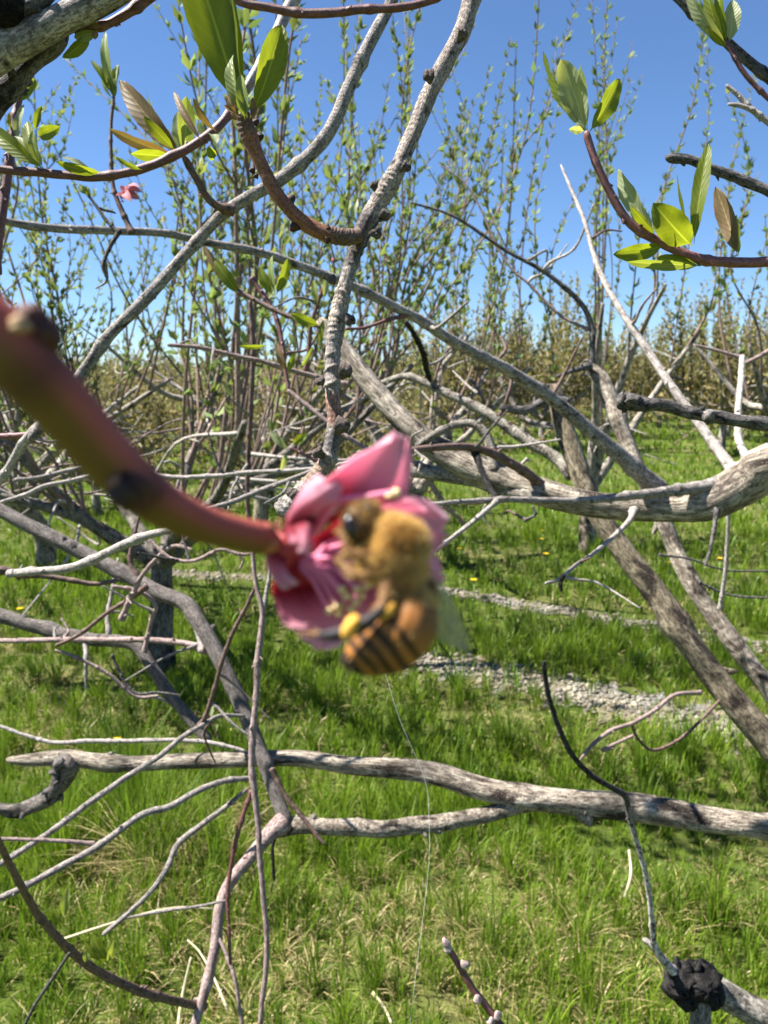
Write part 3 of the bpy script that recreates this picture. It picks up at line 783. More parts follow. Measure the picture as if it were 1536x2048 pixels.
def B(name, pts, d, mat='grey', d1=None, **k):
    o = branch(tree, name, pts, d, mat, d1, **k); c, r = LASTC
    g = np.random.default_rng(int(abs(pts[0][0]) * 7 + abs(pts[0][1]) * 13 + len(pts)))
    for q in range(int(g.integers(1, 4)) if len(pts) > 6 else int(g.integers(0, 2))):
        i = int(g.uniform(.12, .9) * len(c)); x, y, z = proj(c[i])
        if not (-40 < x < 1580 and y < 1440) or (x > 1290 and 1030 < y): continue
        t = nrm(c[min(i + 1, len(c) - 1)] - c[i - 1]); a = g.normal(0, 1, 3); a = nrm(a - t * (a @ t)); l = g.uniform(45, 170) * z / FPX; dd_ = nrm(a + t * g.uniform(-.7, .9))
        k1 = c[i] + dd_ * l * .5 + g.normal(0, .06, 3) * l; e = c[i] + dd_ * l + g.normal(0, .16, 3) * l
        cc = spline(np.array([c[i], c[i] * .7 + k1 * .3 + g.normal(0, .02, 3) * l, k1, e]), 18); r0 = float(np.clip(r[i] * .42, 3.2 * z / FPX, 6.5 * z / FPX))
        mb = MB(); rr = np.linspace(r0, r0 * .45, 18) * (1 + .3 * (np.arange(18) % 5 == 2)); tube(mb, cc, rr, 7, .06, None, rs=g)
        for w in range(3): n_ = g.integers(4, 17); knob(mb, cc[n_], g.normal(0, 1, 3), r0 * .5, r0 * 1.3, 6)
        link('twig', mb.mesh('twig'), MAT[('grey', 'brown', 'pink', 'dead', 'pale')[int(g.integers(5))]], tree)
    return o
# mossy leaning limb
B('limb', [(1108, 770, 46), (1122, 830, 54), (1150, 920, 60), (1190, 1020, 62), (1250, 1105, 64), (1305, 1175, 70), (1370, 1275, 72), (1445, 1375, 76), (1536, 1485, 82), (1640, 1610, 88), (1760, 1755, 96)], 1.5, 'moss', 1.36, lump=.09, knobs=5, tintf=scars(5, 14, .3), tail=[crt])
B('limb', [(1172, 728, 34), (1205, 765, 46), (1232, 830, 44), (1262, 905, 44), (1300, 985, 46), (1335, 1060, 48), (1362, 1125, 48), (1400, 1195, 50), (1450, 1262, 52), (1536, 1375, 58), (1640, 1510, 64), (1760, 1690, 70)], 1.75, 'limb', 1.5, lump=.08, knobs=5, tail=[crt], tintf=scars(6, 16, .35))
# big pale horizontal limb
B('limb', [(640, 640, 44), (690, 705, 56), (745, 775, 62), (800, 838, 66), (860, 890, 74), (930, 930, 84), (1010, 962, 84), (1100, 988, 80), (1200, 1008, 78), (1320, 1015, 82), (1420, 1000, 100), (1500, 958, 128), (1560, 930, 130)], 1.12, 'limb', .95, lump=.08, knobs=6, tintf=scars(8, 12, .3),
  tail=[(.66, 1.02, 1.22, .045), (.88, 1.16, .92, .05), crt])
B('branch', [(690, 942, 34), (780, 930, 40), (860, 945, 44), (940, 958, 44), (1010, 980, 40), (1080, 995, 30)], 1.15, 'limb', 1.0, knobs=3)
# long straight branch from left edge to the limb
c_ = B('branch', [(-40, 430, 22), (60, 452, 22), (150, 459, 24), (240, 462, 22), (330, 467, 22), (430, 488, 23), (520, 505, 24), (600, 532, 26), (690, 566, 27), (770, 604, 28), (840, 640, 30), (905, 682, 32), (970, 716, 33), (1035, 752, 36), (1100, 795, 38), (1170, 852, 42), (1240, 912, 46), (1290, 955, 52), (1312, 985, 62)], .62, 'grey', 1.0, knobs=7, nodes=.7)
B('twig', [(238, 464, 13), (222, 490, 13), (212, 512, 12), (206, 532, 11), (213, 556, 8)], .65, 'dead', nodes=1, knobs=5)
w1 = B('twig', [(235, 462, 12), (212, 440, 11), (190, 408, 9), (168, 380, 7)], .65, 'dead', nodes=1)
pix_leaf(w1, 175, 390, 158, 370, 14, .65, 'young'); pix_leaf(w1, 180, 398, 172, 372, 10, .65, 'green')
w2 = B('twig', [(262, 462, 18), (245, 425, 16), (228, 380, 13), (222, 320, 11), (222, 250, 10), (228, 190, 9)], .66, 'brown', nodes=1.2)
for a in ((226, 195, 213, 65, 20, 20), (228, 195, 182, 122, 16, -35), (228, 190, 238, 130, 18, 40), (226, 200, 205, 130, 14, 60), (230, 200, 222, 140, 18, 5)):
    pix_leaf(w2, *a[:5], .66, 'young' if a[5] > 10 else 'green', roll=a[5])
mb = MB()
for k in range(9):
    a = k * .7; e = P(262 + 24 * math.cos(a), 388 + 18 * math.sin(a), .655 + .006 * math.sin(k * 2.3)); leaf_geo(mb, P(248, 388, .66), e, .008, nrm(rng.normal(0, 1, 3)), .2, .5, nu=6, nv=3)
o = link('wilted_blossom', mb.mesh('wilted_blossom'), MAT['dry_petal'], tree); o['label'] = 'shrivelled dark pink blossom'
# right pale diagonal
B('branch', [(1122, 330, 7), (1145, 385, 10), (1168, 440, 12), (1190, 515, 15), (1215, 575, 18), (1250, 635, 20), (1300, 708, 24), (1345, 775, 26), (1400, 850, 29), (1440, 905, 32), (1475, 950, 40)], 1.25, 'pale', .98, knobs=4, nodes=.5)
B('branch', [(820, 405, 7), (890, 425, 8), (940, 452, 10), (1010, 500, 11), (1075, 535, 13), (1130, 575, 15), (1168, 615, 16), (1184, 660, 18), (1184, 715, 20), (1180, 745, 24)], 1.7, 'dead', 1.75, knobs=5, nodes=.7)
B('twig', [(880, 330, 4), (940, 380, 5), (1010, 520, 7), (1060, 570, 8), (1120, 630, 9), (1175, 658, 11)], 1.78, 'pink', 1.74, knobs=2)
B('twig', [(1176, 733, 20), (1150, 740, 16), (1115, 752, 9)], 1.72, 'dead', 1.66, knobs=3)
# thin branch along the limb and its small forks
B('branch', [(620, 1032, 10), (740, 1020, 13), (860, 1010, 15), (930, 1003, 16), (1010, 999, 18), (1090, 1001, 20), (1180, 1000, 22), (1270, 990, 26), (1360, 980, 34), (1440, 970, 46)], .80, 'grey', .975, nodes=.8, knobs=4)
B('branch', [(700, 935, 12), (770, 915, 17), (830, 900, 20), (905, 893, 22), (960, 898, 26), (1020, 925, 28), (1065, 955, 30), (1095, 985, 34)], .86, 'brown', 1.03, nodes=.8, knobs=4)
B('twig', [(950, 905, 20), (965, 945, 18), (985, 985, 16), (1000, 1002, 14)], .955, 'black', .88, nodes=1, knobs=3)
B('twig', [(830, 902, 8), (845, 915, 9), (842, 925, 8), (836, 945, 7)], .905, 'pale', .89, nodes=1)
B('twig', [(832, 893, 20), (870, 868, 22), (910, 850, 22), (945, 848, 24), (972, 868, 26), (982, 900, 28), (985, 935, 26)], 1.05, 'limb', 1.03, nodes=1, knobs=3)
B('branch', [(755, 770, 16), (785, 758, 18), (815, 752, 20), (850, 765, 22), (900, 790, 26), (960, 818, 30), (1010, 850, 32), (1060, 885, 34), (1110, 915, 34), (1140, 945, 34)], 1.65, 'limb', 1.5, knobs=4, nodes=.6)
B('twig', [(812, 645, 16), (826, 665, 14), (846, 705, 17), (852, 735, 16), (862, 768, 14)], 1.3, 'black', 1.62, nodes=1.4, knobs=6)
B('twig', [(808, 632, 12), (775, 640, 11), (730, 655, 9), (690, 658, 9)], .82, 'red', .80, nodes=.8)
B('twig', [(970, 808, 9), (955, 775, 12), (935, 755, 9)], 1.6, 'dead', nodes=1); B('branch', [(1000, 815, 22), (1050, 820, 26), (1095, 800, 28), (1125, 805, 30)], 1.45, 'dead', 1.48, nodes=1, knobs=5)
B('twig', [(992, 1004, 15), (950, 1040, 15), (905, 1075, 14), (862, 1105, 14), (820, 1130, 12)], .86, 'pale', .80, nodes=.7)
B('twig', [(1268, 1020, 22), (1258, 1042, 17), (1225, 1075, 14), (1190, 1105, 13), (1150, 1132, 11), (1120, 1158, 11), (1090, 1167, 9)], .985, 'pale', .82, nodes=1, knobs=3)
B('twig', [(1126, 1152, 12), (1121, 1168, 12), (1123, 1183, 10)], .828, 'black', nodes=2, knobs=2)
B('twig', [(1065, 1012, 8), (1070, 1030, 9), (1050, 1040, 9)], .83, 'dead', nodes=2)
B('twig', [(1434, 1020, 15), (1428, 1060, 13), (1420, 1100, 10), (1410, 1132, 9)], .92, 'dead', .9, nodes=1, knobs=3)
B('twig', [(1458, 1010, 11), (1455, 1080, 11), (1450, 1150, 12), (1440, 1215, 12)], 1.25, 'pale', 1.3, nodes=1, knobs=2)
B('twig', [(1320, 1110, 8), (1380, 1118, 7), (1450, 1140, 6), (1540, 1142, 6)], 1.5, 'dead', nodes=.6); B('twig', [(1400, 1165, 8), (1460, 1190, 7), (1540, 1196, 6)], 1.58, 'dead', nodes=.6)
B('twig', [(1485, 712, 17), (1482, 760, 18), (1476, 830, 20), (1478, 880, 22), (1500, 925, 26)], 1.35, 'pale', 1.0, knobs=3); B('twig', [(1556, 690, 15), (1520, 712, 14), (1487, 728, 13)], 1.36, 'pink', nodes=.5); B('twig', [(1480, 715, 11), (1440, 703, 10), (1390, 690, 8)], 1.37, 'pink', nodes=.6)
B('twig', [(1370, 1278, 8), (1400, 1385, 11), (1350, 1390, 12), (1310, 1420, 12), (1265, 1446, 12), (1220, 1462, 12), (1185, 1490, 11), (1160, 1520, 8)][1:], 1.28, 'pink', 1.15, nodes=.8)
B('twig', [(1262, 1448, 9), (1278, 1480, 9), (1310, 1500, 9), (1370, 1470, 9), (1440, 1400, 9)], 1.2, 'brown', 1.28, nodes=.6)
B('twig', [(1230, 1495, 9), (1205, 1500, 9), (1268, 1470, 9)][::-1], 1.18, 'pink', nodes=.6)
# low limb along the bottom
B('limb', [(14, 1519, 22), (60, 1520, 34), (130, 1516, 44), (200, 1524, 44), (280, 1528, 46), (360, 1524, 44), (450, 1520, 46), (540, 1516, 46), (620, 1518, 50), (700, 1530, 52), (800, 1538, 56), (880, 1550, 60), (960, 1576, 64), (1050, 1596, 74), (1130, 1603, 76), (1250, 1612, 80), (1400, 1636, 78), (1540, 1656, 80)], 1.02, 'limb', .98, lump=.09, knobs=14, kl=.7,
  tail=[(.72, 1.05, .72, .035), crt], tintf=scars(3, 26, .22))
B('branch', [(135, 1524, 44), (124, 1560, 50), (100, 1592, 48), (65, 1612, 40), (20, 1622, 34), (-30, 1600, 30)], 1.01, 'dead', 1.03, lump=.24, knobs=22, kl=.7, tintf=scars(11, 8, .25))
B('limb', [(540, 1668, 40), (590, 1652, 48), (680, 1653, 48), (770, 1657, 50), (860, 1648, 48), (940, 1636, 46), (1000, 1622, 46), (1060, 1600, 50)], .95, 'limb', .99, lump=.08, knobs=7, kl=.7, tintf=scars(4, 9, .25))
B('branch', [(560, 1650, 44), (535, 1672, 42), (500, 1715, 36), (462, 1762, 36), (440, 1815, 34), (432, 1880, 32), (418, 1950, 30), (398, 2020, 28), (380, 2080, 26)], .945, 'pink', .86, knobs=4, nodes=.6)
B('twig', [(438, 1875, 10), (455, 1915, 11), (470, 1960, 12), (484, 2050, 10)], .89, 'pink', .86, nodes=.8)
# left limbs rising from the low limb
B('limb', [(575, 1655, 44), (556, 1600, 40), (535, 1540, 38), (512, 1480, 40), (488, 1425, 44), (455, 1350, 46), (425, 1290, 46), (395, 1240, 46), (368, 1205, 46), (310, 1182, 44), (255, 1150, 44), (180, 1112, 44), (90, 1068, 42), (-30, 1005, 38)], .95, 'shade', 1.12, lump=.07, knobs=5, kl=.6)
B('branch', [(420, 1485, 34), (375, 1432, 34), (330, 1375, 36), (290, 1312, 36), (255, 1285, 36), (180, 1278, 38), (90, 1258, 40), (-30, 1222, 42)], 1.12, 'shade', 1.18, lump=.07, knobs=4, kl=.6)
B('twig', [(-20, 1282, 14), (60, 1281, 15), (140, 1279, 16), (220, 1280, 17), (300, 1280, 17), (370, 1287, 18), (408, 1298, 24), (420, 1275, 12)][:7], 1.1, 'pink', 1.03, nodes=.8, knobs=5)
B('twig', [(405, 1298, 22), (398, 1270, 18), (380, 1232, 14)], 1.03, 'pale', 1.04, nodes=0)
B('twig', [(-20, 1335, 10), (30, 1330, 9), (110, 1300, 9), (160, 1318, 10), (220, 1350, 11), (270, 1392, 11), (318, 1392, 8)][2:], 1.08, 'pink', 1.1, nodes=1, knobs=3)
B('twig', [(225, 1312, 9), (240, 1345, 9), (270, 1385, 10), (315, 1385, 8), (360, 1390, 6)], 1.06, 'dead', nodes=1, knobs=3)
B('twig', [(110, 1292, 10), (160, 1268, 12), (215, 1225, 12), (265, 1195, 14), (290, 1175, 16)], 1.02, 'brown', .99, nodes=1.2, knobs=4)
B('twig', [(245, 1235, 18), (262, 1195, 16), (272, 1175, 15), (285, 1150, 13), (322, 1108, 13), (350, 1092, 11), (385, 1100, 10)], .99, 'pink', .94, nodes=1, knobs=3)
B('twig', [(290, 1300, 14), (296, 1270, 13), (305, 1230, 13), (312, 1215, 14), (298, 1195, 13), (270, 1180, 12), (225, 1172, 10)], 1.03, 'pink', 1.0, nodes=1.2, knobs=3)
B('twig', [(302, 1080, 10), (320, 1100, 11), (345, 1118, 11), (385, 1122, 11), (420, 1108, 11), (445, 1098, 12), (480, 1108, 12), (505, 1106, 9)], .92, 'pink', .88, nodes=1, knobs=3)
B('twig', [(478, 1108, 7), (486, 1122, 7), (478, 1140, 6)], .88, 'pink', nodes=1)
# hanging thin twigs
B('twig', [(500, 600, 14), (506, 680, 15), (504, 760, 15), (500, 840, 15), (496, 920, 15), (495, 1000, 14), (500, 1060, 12)], 1.2, 'brown', 1.25, nodes=1, knobs=4)
B('twig', [(505, 1100, 12), (510, 1160, 13), (524, 1220, 15), (520, 1280, 20), (514, 1340, 20), (512, 1400, 18), (506, 1460, 20), (503, 1530, 20), (508, 1580, 20), (516, 1650, 17), (520, 1720, 16), (527, 1800, 16), (533, 1870, 15), (532, 1940, 16), (524, 2000, 15), (520, 2070, 14)], .80, 'pink', .74, nodes=1, knobs=8)
B('twig', [(545, 1110, 9), (537, 1160, 11), (528, 1210, 13), (521, 1270, 14)], .84, 'grey', .80, nodes=1)
B('twig', [(512, 1170, 10), (492, 1215, 12), (468, 1260, 13), (445, 1320, 13), (428, 1380, 13), (412, 1430, 14), (400, 1450, 14)], .80, 'brown', .83, nodes=1.3, knobs=5)
B('twig', [(490, 1432, 12), (440, 1432, 12), (405, 1450, 14), (360, 1478, 15), (320, 1512, 16), (260, 1550, 17), (180, 1605, 18), (100, 1665, 18), (0, 1728, 18), (-40, 1750, 18)], .86, 'grey', .70, nodes=.8, knobs=4)
B('twig', [(502, 1556, 16), (450, 1562, 17), (400, 1580, 18), (340, 1613, 19), (280, 1632, 20), (200, 1690, 20), (120, 1735, 20), (40, 1778, 20), (-40, 1815, 20)], .80, 'grey', .66, nodes=.8, knobs=5)
B('twig', [(185, 1688, 14), (140, 1683, 12), (80, 1680, 11), (0, 1678, 11), (-30, 1678, 11)], .73, 'pink', .7, nodes=1, knobs=3)
B('twig', [(495, 1578, 12), (450, 1615, 15), (400, 1652, 17), (355, 1690, 17), (335, 1735, 16), (300, 1785, 15), (250, 1832, 14), (205, 1870, 13)], .79, 'grey', .72, nodes=.8, knobs=3)
B('twig', [(503, 1585, 14), (488, 1625, 14), (470, 1690, 13), (460, 1745, 12), (455, 1800, 11), (458, 1860, 10), (461, 1930, 9)], .78, 'red', .76, nodes=1.2, knobs=5)
B('twig', [(545, 1540, 14), (570, 1590, 14), (600, 1628, 13), (625, 1660, 12), (650, 1690, 9)], .9, 'brown', .88, nodes=1.2, knobs=3)
B('twig', [(-20, 1445, 10), (50, 1470, 11), (110, 1485, 12), (180, 1482, 13), (260, 1482, 13), (340, 1480, 12), (420, 1485, 12), (490, 1502, 11)], .92, 'pale', .9, nodes=.8, knobs=3)
B('twig', [(550, 1675, 10), (545, 1700, 10), (548, 1760, 9)], .9, 'black', nodes=1, knobs=2)
B('twig', [(455, 1800, 7), (400, 1812, 8), (330, 1822, 8), (240, 1838, 7)], .86, 'grey', .84, nodes=.5)
ll = B('twig', [(-30, 1640, 20), (5, 1700, 20), (40, 1768, 21), (80, 1835, 22), (140, 1900, 24), (200, 1945, 25), (280, 1982, 26), (350, 2002, 24), (405, 2012, 20)], .55, 'brown', .885, nodes=.8, knobs=6)
for a in ((128, 1835, 136, 1770, 18, 'young', 15), (125, 1850, 108, 1815, 16, 'green', 40), (215, 1920, 185, 1868, 24, 'green', 25), (215, 1925, 228, 1880, 18, 'young', -30), (213, 1925, 170, 1880, 16, 'green', 60), (170, 1925, 178, 1895, 14, 'young', 0)):
    pix_leaf(ll, a[0], a[1], a[2], a[3], a[4], .62 if a[0] < 150 else .68, a[5], roll=a[6])
B('twig', [(140, 1905, 10), (110, 1950, 10), (70, 2010, 10), (45, 2060, 10)], .62, 'dead', .66, nodes=1, knobs=3)
ft = B('twig', [(418, 1432, 8), (428, 1455, 8), (440, 1480, 7), (400, 1500, 8)][:3], .85, 'brown', nodes=0)
for a in ((418, 1440, 428, 1412, 12, 'pale'), (430, 1465, 436, 1440, 12, 'young'), (465, 1440, 462, 1462, 10, 'pale')): pix_leaf(ft, *a[:5], .85, a[5], roll=20)
# left tangle at mid height
B('twig', [(-20, 985, 24), (15, 940, 25), (38, 900, 26), (58, 872, 26), (82, 845, 24)], .58, 'pale', .55, nodes=1.2, knobs=6)
B('twig', [(-10, 872, 17), (25, 872, 18), (60, 868, 16)], .57, 'red', .56, nodes=1)
B('twig', [(28, 960, 12), (80, 955, 13), (140, 940, 14), (200, 927, 14), (260, 915, 12)], .9, 'grey', .95, nodes=.8)
B('twig', [(0, 1005, 11), (50, 990, 13), (90, 972, 13), (140, 962, 13), (200, 945, 12), (260, 925, 11)], .92, 'pale', .98, nodes=.8)
B('twig', [(290, 948, 12), (350, 955, 14), (430, 952, 14), (500, 945, 14), (570, 942, 14), (640, 936, 12), (700, 925, 10)], .95, 'pale', .97, nodes=.8, knobs=3)
B('twig', [(340, 1045, 12), (420, 1018, 15), (470, 1002, 16), (530, 978, 16), (600, 952, 15), (660, 925, 14)], .72, 'grey', .78, nodes=.8, knobs=3)
B('twig', [(335, 690, 12), (400, 695, 12), (450, 707, 13), (520, 722, 14), (575, 738, 15), (635, 755, 17), (690, 770, 18)], 1.0, 'pink', 1.08, nodes=.8, knobs=3)
B('twig', [(575, 780, 12), (610, 808, 13), (650, 840, 14), (700, 878, 14), (760, 915, 14)], .95, 'pink', .93, nodes=.6)
t3 = B('twig', [(505, 560, 15), (548, 625, 14), (565, 690, 13), (570, 740, 12), (580, 790, 11)], .98, 'red', .96, nodes=1, knobs=3)
B('twig', [(480, 585, 15), (520, 605, 15), (560, 625, 14), (600, 640, 12), (640, 655, 10)], .72, 'brown', .7, nodes=1, knobs=3)
lf = B('twig', [(612, 738, 13), (618, 700, 13), (622, 650, 12), (638, 600, 11), (650, 565, 9)], .92, 'red', .9, nodes=1)
for a in ((640, 650, 582, 628, 22, 'green', .66, 15), (545, 590, 520, 535, 22, 'green', .7, 20), (552, 590, 575, 515, 22, 'green', .7, -20), (550, 585, 548, 510, 18, 'young', .7, 40), (598, 700, 578, 665, 12, 'young', .9, 0), (572, 745, 555, 685, 16, 'bronze', .9, 15), (575, 745, 592, 705, 14, 'green', .9, 0),
          (640, 690, 648, 640, 12, 'green', .9, 10), (575, 900, 540, 862, 16, 'pale', .9, 0), (585, 890, 615, 868, 18, 'green', .9, 0), (572, 905, 560, 940, 14, 'pale', .9, 20), (535, 690, 478, 692, 10, 'green', .9, 30), (628, 690, 600, 735, 10, 'young', .9, 20), (648, 600, 655, 540, 14, 'pale', .9, 0), (636, 610, 628, 560, 14, 'young', .9, 30),
          (690, 440, 700, 400, 14, 'young', .9, 10), (705, 445, 715, 398, 14, 'pale', .9, 30), (480, 590, 430, 520, 26, 'green', .72, 10), (500, 600, 410, 490, 24, 'bronze', .73, 40)):
    pix_leaf(lf, a[0], a[1], a[2], a[3], a[4], a[6], a[5], roll=a[7])
cl = B('twig', [(600, 905, 9), (640, 925, 9), (580, 895, 8)][::-1], .9, 'red', nodes=0)

# ------------------------------------------------------------------ separate branch systems reaching into view
WS = .82
def bsys(name, at, label, cat='branch', group=None): return empty(name, at, label, cat, group)
# ringed hanging branch with leafy spur (sharpest thing in the picture)
D = .225
rb = bsys('hanging_branch', P(645, 950, D), 'ring-scarred grey branch hanging behind the pink blossom with a leafy brown spur')
def ring_extra(mb, c, r, T):
    for x, y, w, dx, dy in ((925, 68, 15, 1, .4), (858, 152, 17, -1, -.1), (812, 335, 14, 1, .5), (770, 432, 15, 1, .6), (752, 468, 15, .7, 1), (690, 742, 20, 1, .1), (684, 850, 23, 1, .15), (640, 762, 14, -1, .2), (700, 640, 15, 1, 0), (636, 905, 16, -1, .2), (664, 560, 13, -1, .1), (748, 372, 12, -1, -.2), (585, 985, 16, -.7, -.7)):
        p = P(x, y, D - .001); knob(mb, p, RT * dx - UPV * dy - FW * .25, w * D / FPX * .62, w * D / FPX * .75, 10, (.45, .40, .38), rough=.2, taper=.8)
def ring_tint(nn, t):
    o = np.ones(nn.shape[:2] + (4,)); tt = t[:, None]
    def band(a, b, c):
        k = np.clip(np.minimum(tt - a, b - tt) / .012, 0, 1)[..., None]
        k = k * (.75 + .25 * np.sin(np.arange(nn.shape[1]) * 1.9)[None, :, None]); o[..., :3] = o[..., :3] * (1 - k) + np.array(c) * k
    band(.01, .46, (1.12, 1.04, 1.0)); band(.455, .56, (.17, .15, .15)); band(.585, .66, (1.15, 1.08, .98)); band(.765, .83, (.98, .55, .42)); band(.83, .872, (.30, .30, .34)); band(.878, .94, (1.0, .70, .50))
    return o
branch(rb, 'branch', [(965, -50, 44), (945, 0, 44), (925, 62, 42), (890, 125, 42), (862, 178, 42), (838, 240, 40), (805, 315, 39), (778, 368, 40), (757, 405, 45), (738, 440, 48), (722, 472, 44), (708, 510, 36), (695, 550, 35), (684, 590, 36), (674, 640, 39), (668, 690, 37), (666, 740, 35), (665, 790, 35), (668, 840, 36), (662, 890, 38), (652, 930, 44), (628, 965, 48), (590, 1000, 52), (560, 1030, 50)],
       D + .01, 'ring', D, lump=.05, nodes=0, knobs=0, sides=22, extra=ring_extra, wob=.12, ringed=[(.365, .43, 9, .17), (.50, .56, 3, .2), (.60, .69, 12, .16), (.70, .76, 3, .24), (.86, .885, 1, .25), (.93, 1, 5, .13), (.05, .3, 2, .05)], tintf=ring_tint)
def spur_extra(mb, c, r, T):
    for x, y, w, dx, dy in ((508, 305, 14, -1, .1), (505, 340, 10, -1, .2), (512, 352, 9, -1, .3), (581, 398, 15, .8, -.6), (588, 455, 15, -.7, .7), (655, 482, 10, -.2, 1), (655, 455, 10, -.3, -1), (512, 245, 11, 1, -.6), (520, 272, 12, 1, .1)):
        knob(mb, P(x, y, D - .004), RT * dx - UPV * dy - FW * .3, w * D / FPX * .5, w * D / FPX * .7, 8, (.28, .25, .25), rough=.25, taper=.7)
def spur_tint(nn, t):
    o = np.ones(nn.shape[:2] + (4,)); k = np.clip((t - .80) / .04, 0, 1)[:, None, None]; o[..., :3] = o[..., :3] * (1 - k) + np.array((.55, .8, 1.1)) * k
    k = np.clip((.14 - t) / .05, 0, 1)[:, None, None]; o[..., :3] = o[..., :3] * (1 - k) + np.array((.55, .75, .95)) * k
    return o
spur = branch(rb, 'spur', [(484, 225, 34), (490, 245, 40), (500, 275, 40), (514, 310, 34), (530, 345, 33), (552, 385, 33), (575, 415, 33), (600, 440, 35), (632, 460, 38), (665, 470, 38), (700, 475, 38), (722, 470, 36)], D - .012, 'spur', D, nodes=0, knobs=0, sides=16, ringed=[(.80, .95, 8, .10), (.02, .16, 5, .07), (.25, .6, 2, .06)], extra=spur_extra, tintf=spur_tint)
ld = D - .015
pix_leaf(spur, 486, 232, 360, -180, 104, ld, 'green', roll=8, dd=-.005, bend=-.05, fold=.42, wave=.02, shape=.75)
pix_leaf(spur, 492, 235, 462, -60, 80, ld + .002, 'green', roll=62, bend=.04, fold=.3, wave=.03)
pix_leaf(spur, 503, 235, 562, 52, 58, ld + .001, 'green', roll=-18, bend=.10, fold=.45, wave=.05, shape=.8)
pix_leaf(spur, 486, 232, 470, 110, 34, ld - .002, 'young', roll=40, fold=.6)
for x0, y0, x1, y1, w in ((472, 228, 455, 190, 16), (480, 232, 448, 212, 14), (478, 240, 462, 225, 12), (504, 238, 516, 215, 14), (495, 235, 482, 150, 26), (490, 238, 474, 180, 26), (500, 236, 505, 195, 14)):
    pix_leaf(spur, x0, y0, x1, y1, w, ld - .004, 'young' if w > 20 else 'bronze', roll=rng.uniform(-30, 30), fold=.7, name='bud_scale', shape=.5)
# long grey diagonal branch with leafy red twig
fb = bsys('grey_branch', P(785, 0, .43), 'smooth grey branch sloping behind the blurred twig with a bronze leafed twig at its bend')
branch(fb, 'branch', [(805, -50, 29), (782, 5, 29), (758, 52, 30), (725, 115, 31), (695, 180, 32), (675, 232, 33), (645, 282, 34), (602, 326, 32), (555, 362, 31), (505, 390, 30), (462, 418, 29), (425, 448, 28), (380, 498, 28), (330, 555, 28), (272, 618, 28), (215, 675, 27), (160, 752, 28), (110, 815, 27), (60, 880, 26)], .45, 'grey', .42, nodes=.6, knobs=5, kl=.5)
tw = branch(fb, 'twig', [(462, 420, 20), (435, 412, 19), (412, 392, 18), (395, 362, 17), (378, 332, 17), (366, 312, 15)], .43, 'brown', .41, nodes=1.4, knobs=6)
for a in ((366, 315, 242, 162, 46, 'bronze', 20), (368, 312, 372, 192, 36, 'young', -25), (364, 312, 296, 180, 18, 'young', 50), (360, 315, 218, 255, 30, 'bronze', 35), (350, 300, 288, 232, 22, 'green', 10), (366, 312, 358, 222, 26, 'pale', 50), (345, 315, 262, 308, 26, 'green', 20), (372, 312, 384, 196, 14, 'green', 60)):
    pix_leaf(tw, *a[:5], .405, a[5], roll=a[6], dd=rng.uniform(-.012, .012), bend=rng.uniform(-.08, .1))
# dark red twig from left edge
hb = bsys('red_twig', P(0, 340, .36), 'dark red curving twig carrying tufts of young leaves above the straight grey branch')
h1 = branch(hb, 'twig', [(-50, 325, 19), (0, 338, 19), (60, 344, 20), (120, 349, 20), (190, 354, 21), (250, 346, 21), (310, 328, 22), (370, 300, 22), (420, 268, 22), (455, 232, 22), (485, 190, 23), (515, 140, 25), (545, 85, 28), (562, 48, 30), (580, 10, 31), (610, -40, 32)], .36, 'red', .40, nodes=1, knobs=7, kl=.6,
            tintf=lambda nn, t: np.concatenate([(1 + np.clip((t - .64) / .06, 0, 1)[:, None, None] * np.array((1.2, 4.2, 4.4))) * np.ones(nn.shape), np.ones(nn.shape[:2] + (1,))], -1))
for a in ((88, 338, -25, 250, 34, 'green', 10), (88, 338, 28, 276, 26, 'pale', -35), (82, 335, 56, 245, 28, 'green', 30), (76, 275, 122, 252, 26, 'green', 10), (78, 330, 66, 262, 20, 'young', 55), (70, 262, 84, 212, 16, 'green', 20), (205, 345, 113, 322, 22, 'green', 30), (190, 350, 118, 316, 16, 'pale', -50), (405, 285, 350, 185, 16, 'bronze', 20), (432, 262, 388, 195, 20, 'bronze', 50), (420, 268, 432, 290, 20, 'pale', 30), (415, 290, 425, 320, 20, 'green', 10), (285, 340, 232, 312, 12, 'green', 30)):
    pix_leaf(h1, *a[:5], .36, a[5], roll=a[6], dd=rng.uniform(-.01, .01))
# thick limb in the upper left corner
ab = bsys('thick_branch', P(0, 100, .30), 'thick weathered grey branch crossing a cracked dark one under the open sky')
branch(ab, 'limb', [(-80, 150, 80), (-10, 108, 80), (50, 78, 78), (110, 48, 74), (170, 18, 68), (240, -22, 64), (300, -60, 62)], .30, 'grey', .29, lump=.06, nodes=0, knobs=0, sides=24)
branch(ab, 'cracked_branch', [(-40, 250, 46), (0, 200, 48), (35, 160, 50), (70, 120, 50), (105, 90, 46), (130, 55, 40)], .315, 'dead', .305, lump=.12, nodes=1, knobs=8, sides=14)
m = MB(); ellipsoid(m, P(8, 12, .29), np.stack([RT, UPV, FW]), np.array([44, 40, 40]) * .29 / FPX, 26, 18, .10)
o = link('burl', m.mesh('burl'), MAT['black'], ab); o['label'] = 'black rough knob on the thick branch'
branch(ab, 'stub', [(20, 30, 40), (70, 8, 42), (110, -30, 44)], .292, 'dead', lump=.12, nodes=1, knobs=5)
cb = bsys('budding_twig', P(310, -10, .30), 'short red twig with a pink bud and one dark leaf against the sky')
c1 = branch(cb, 'twig', [(150, 68, 12), (180, 60, 18), (210, 50, 20), (245, 32, 22), (280, 8, 26), (320, -25, 28)], .30, 'red', nodes=1.5, knobs=4, kl=.7)
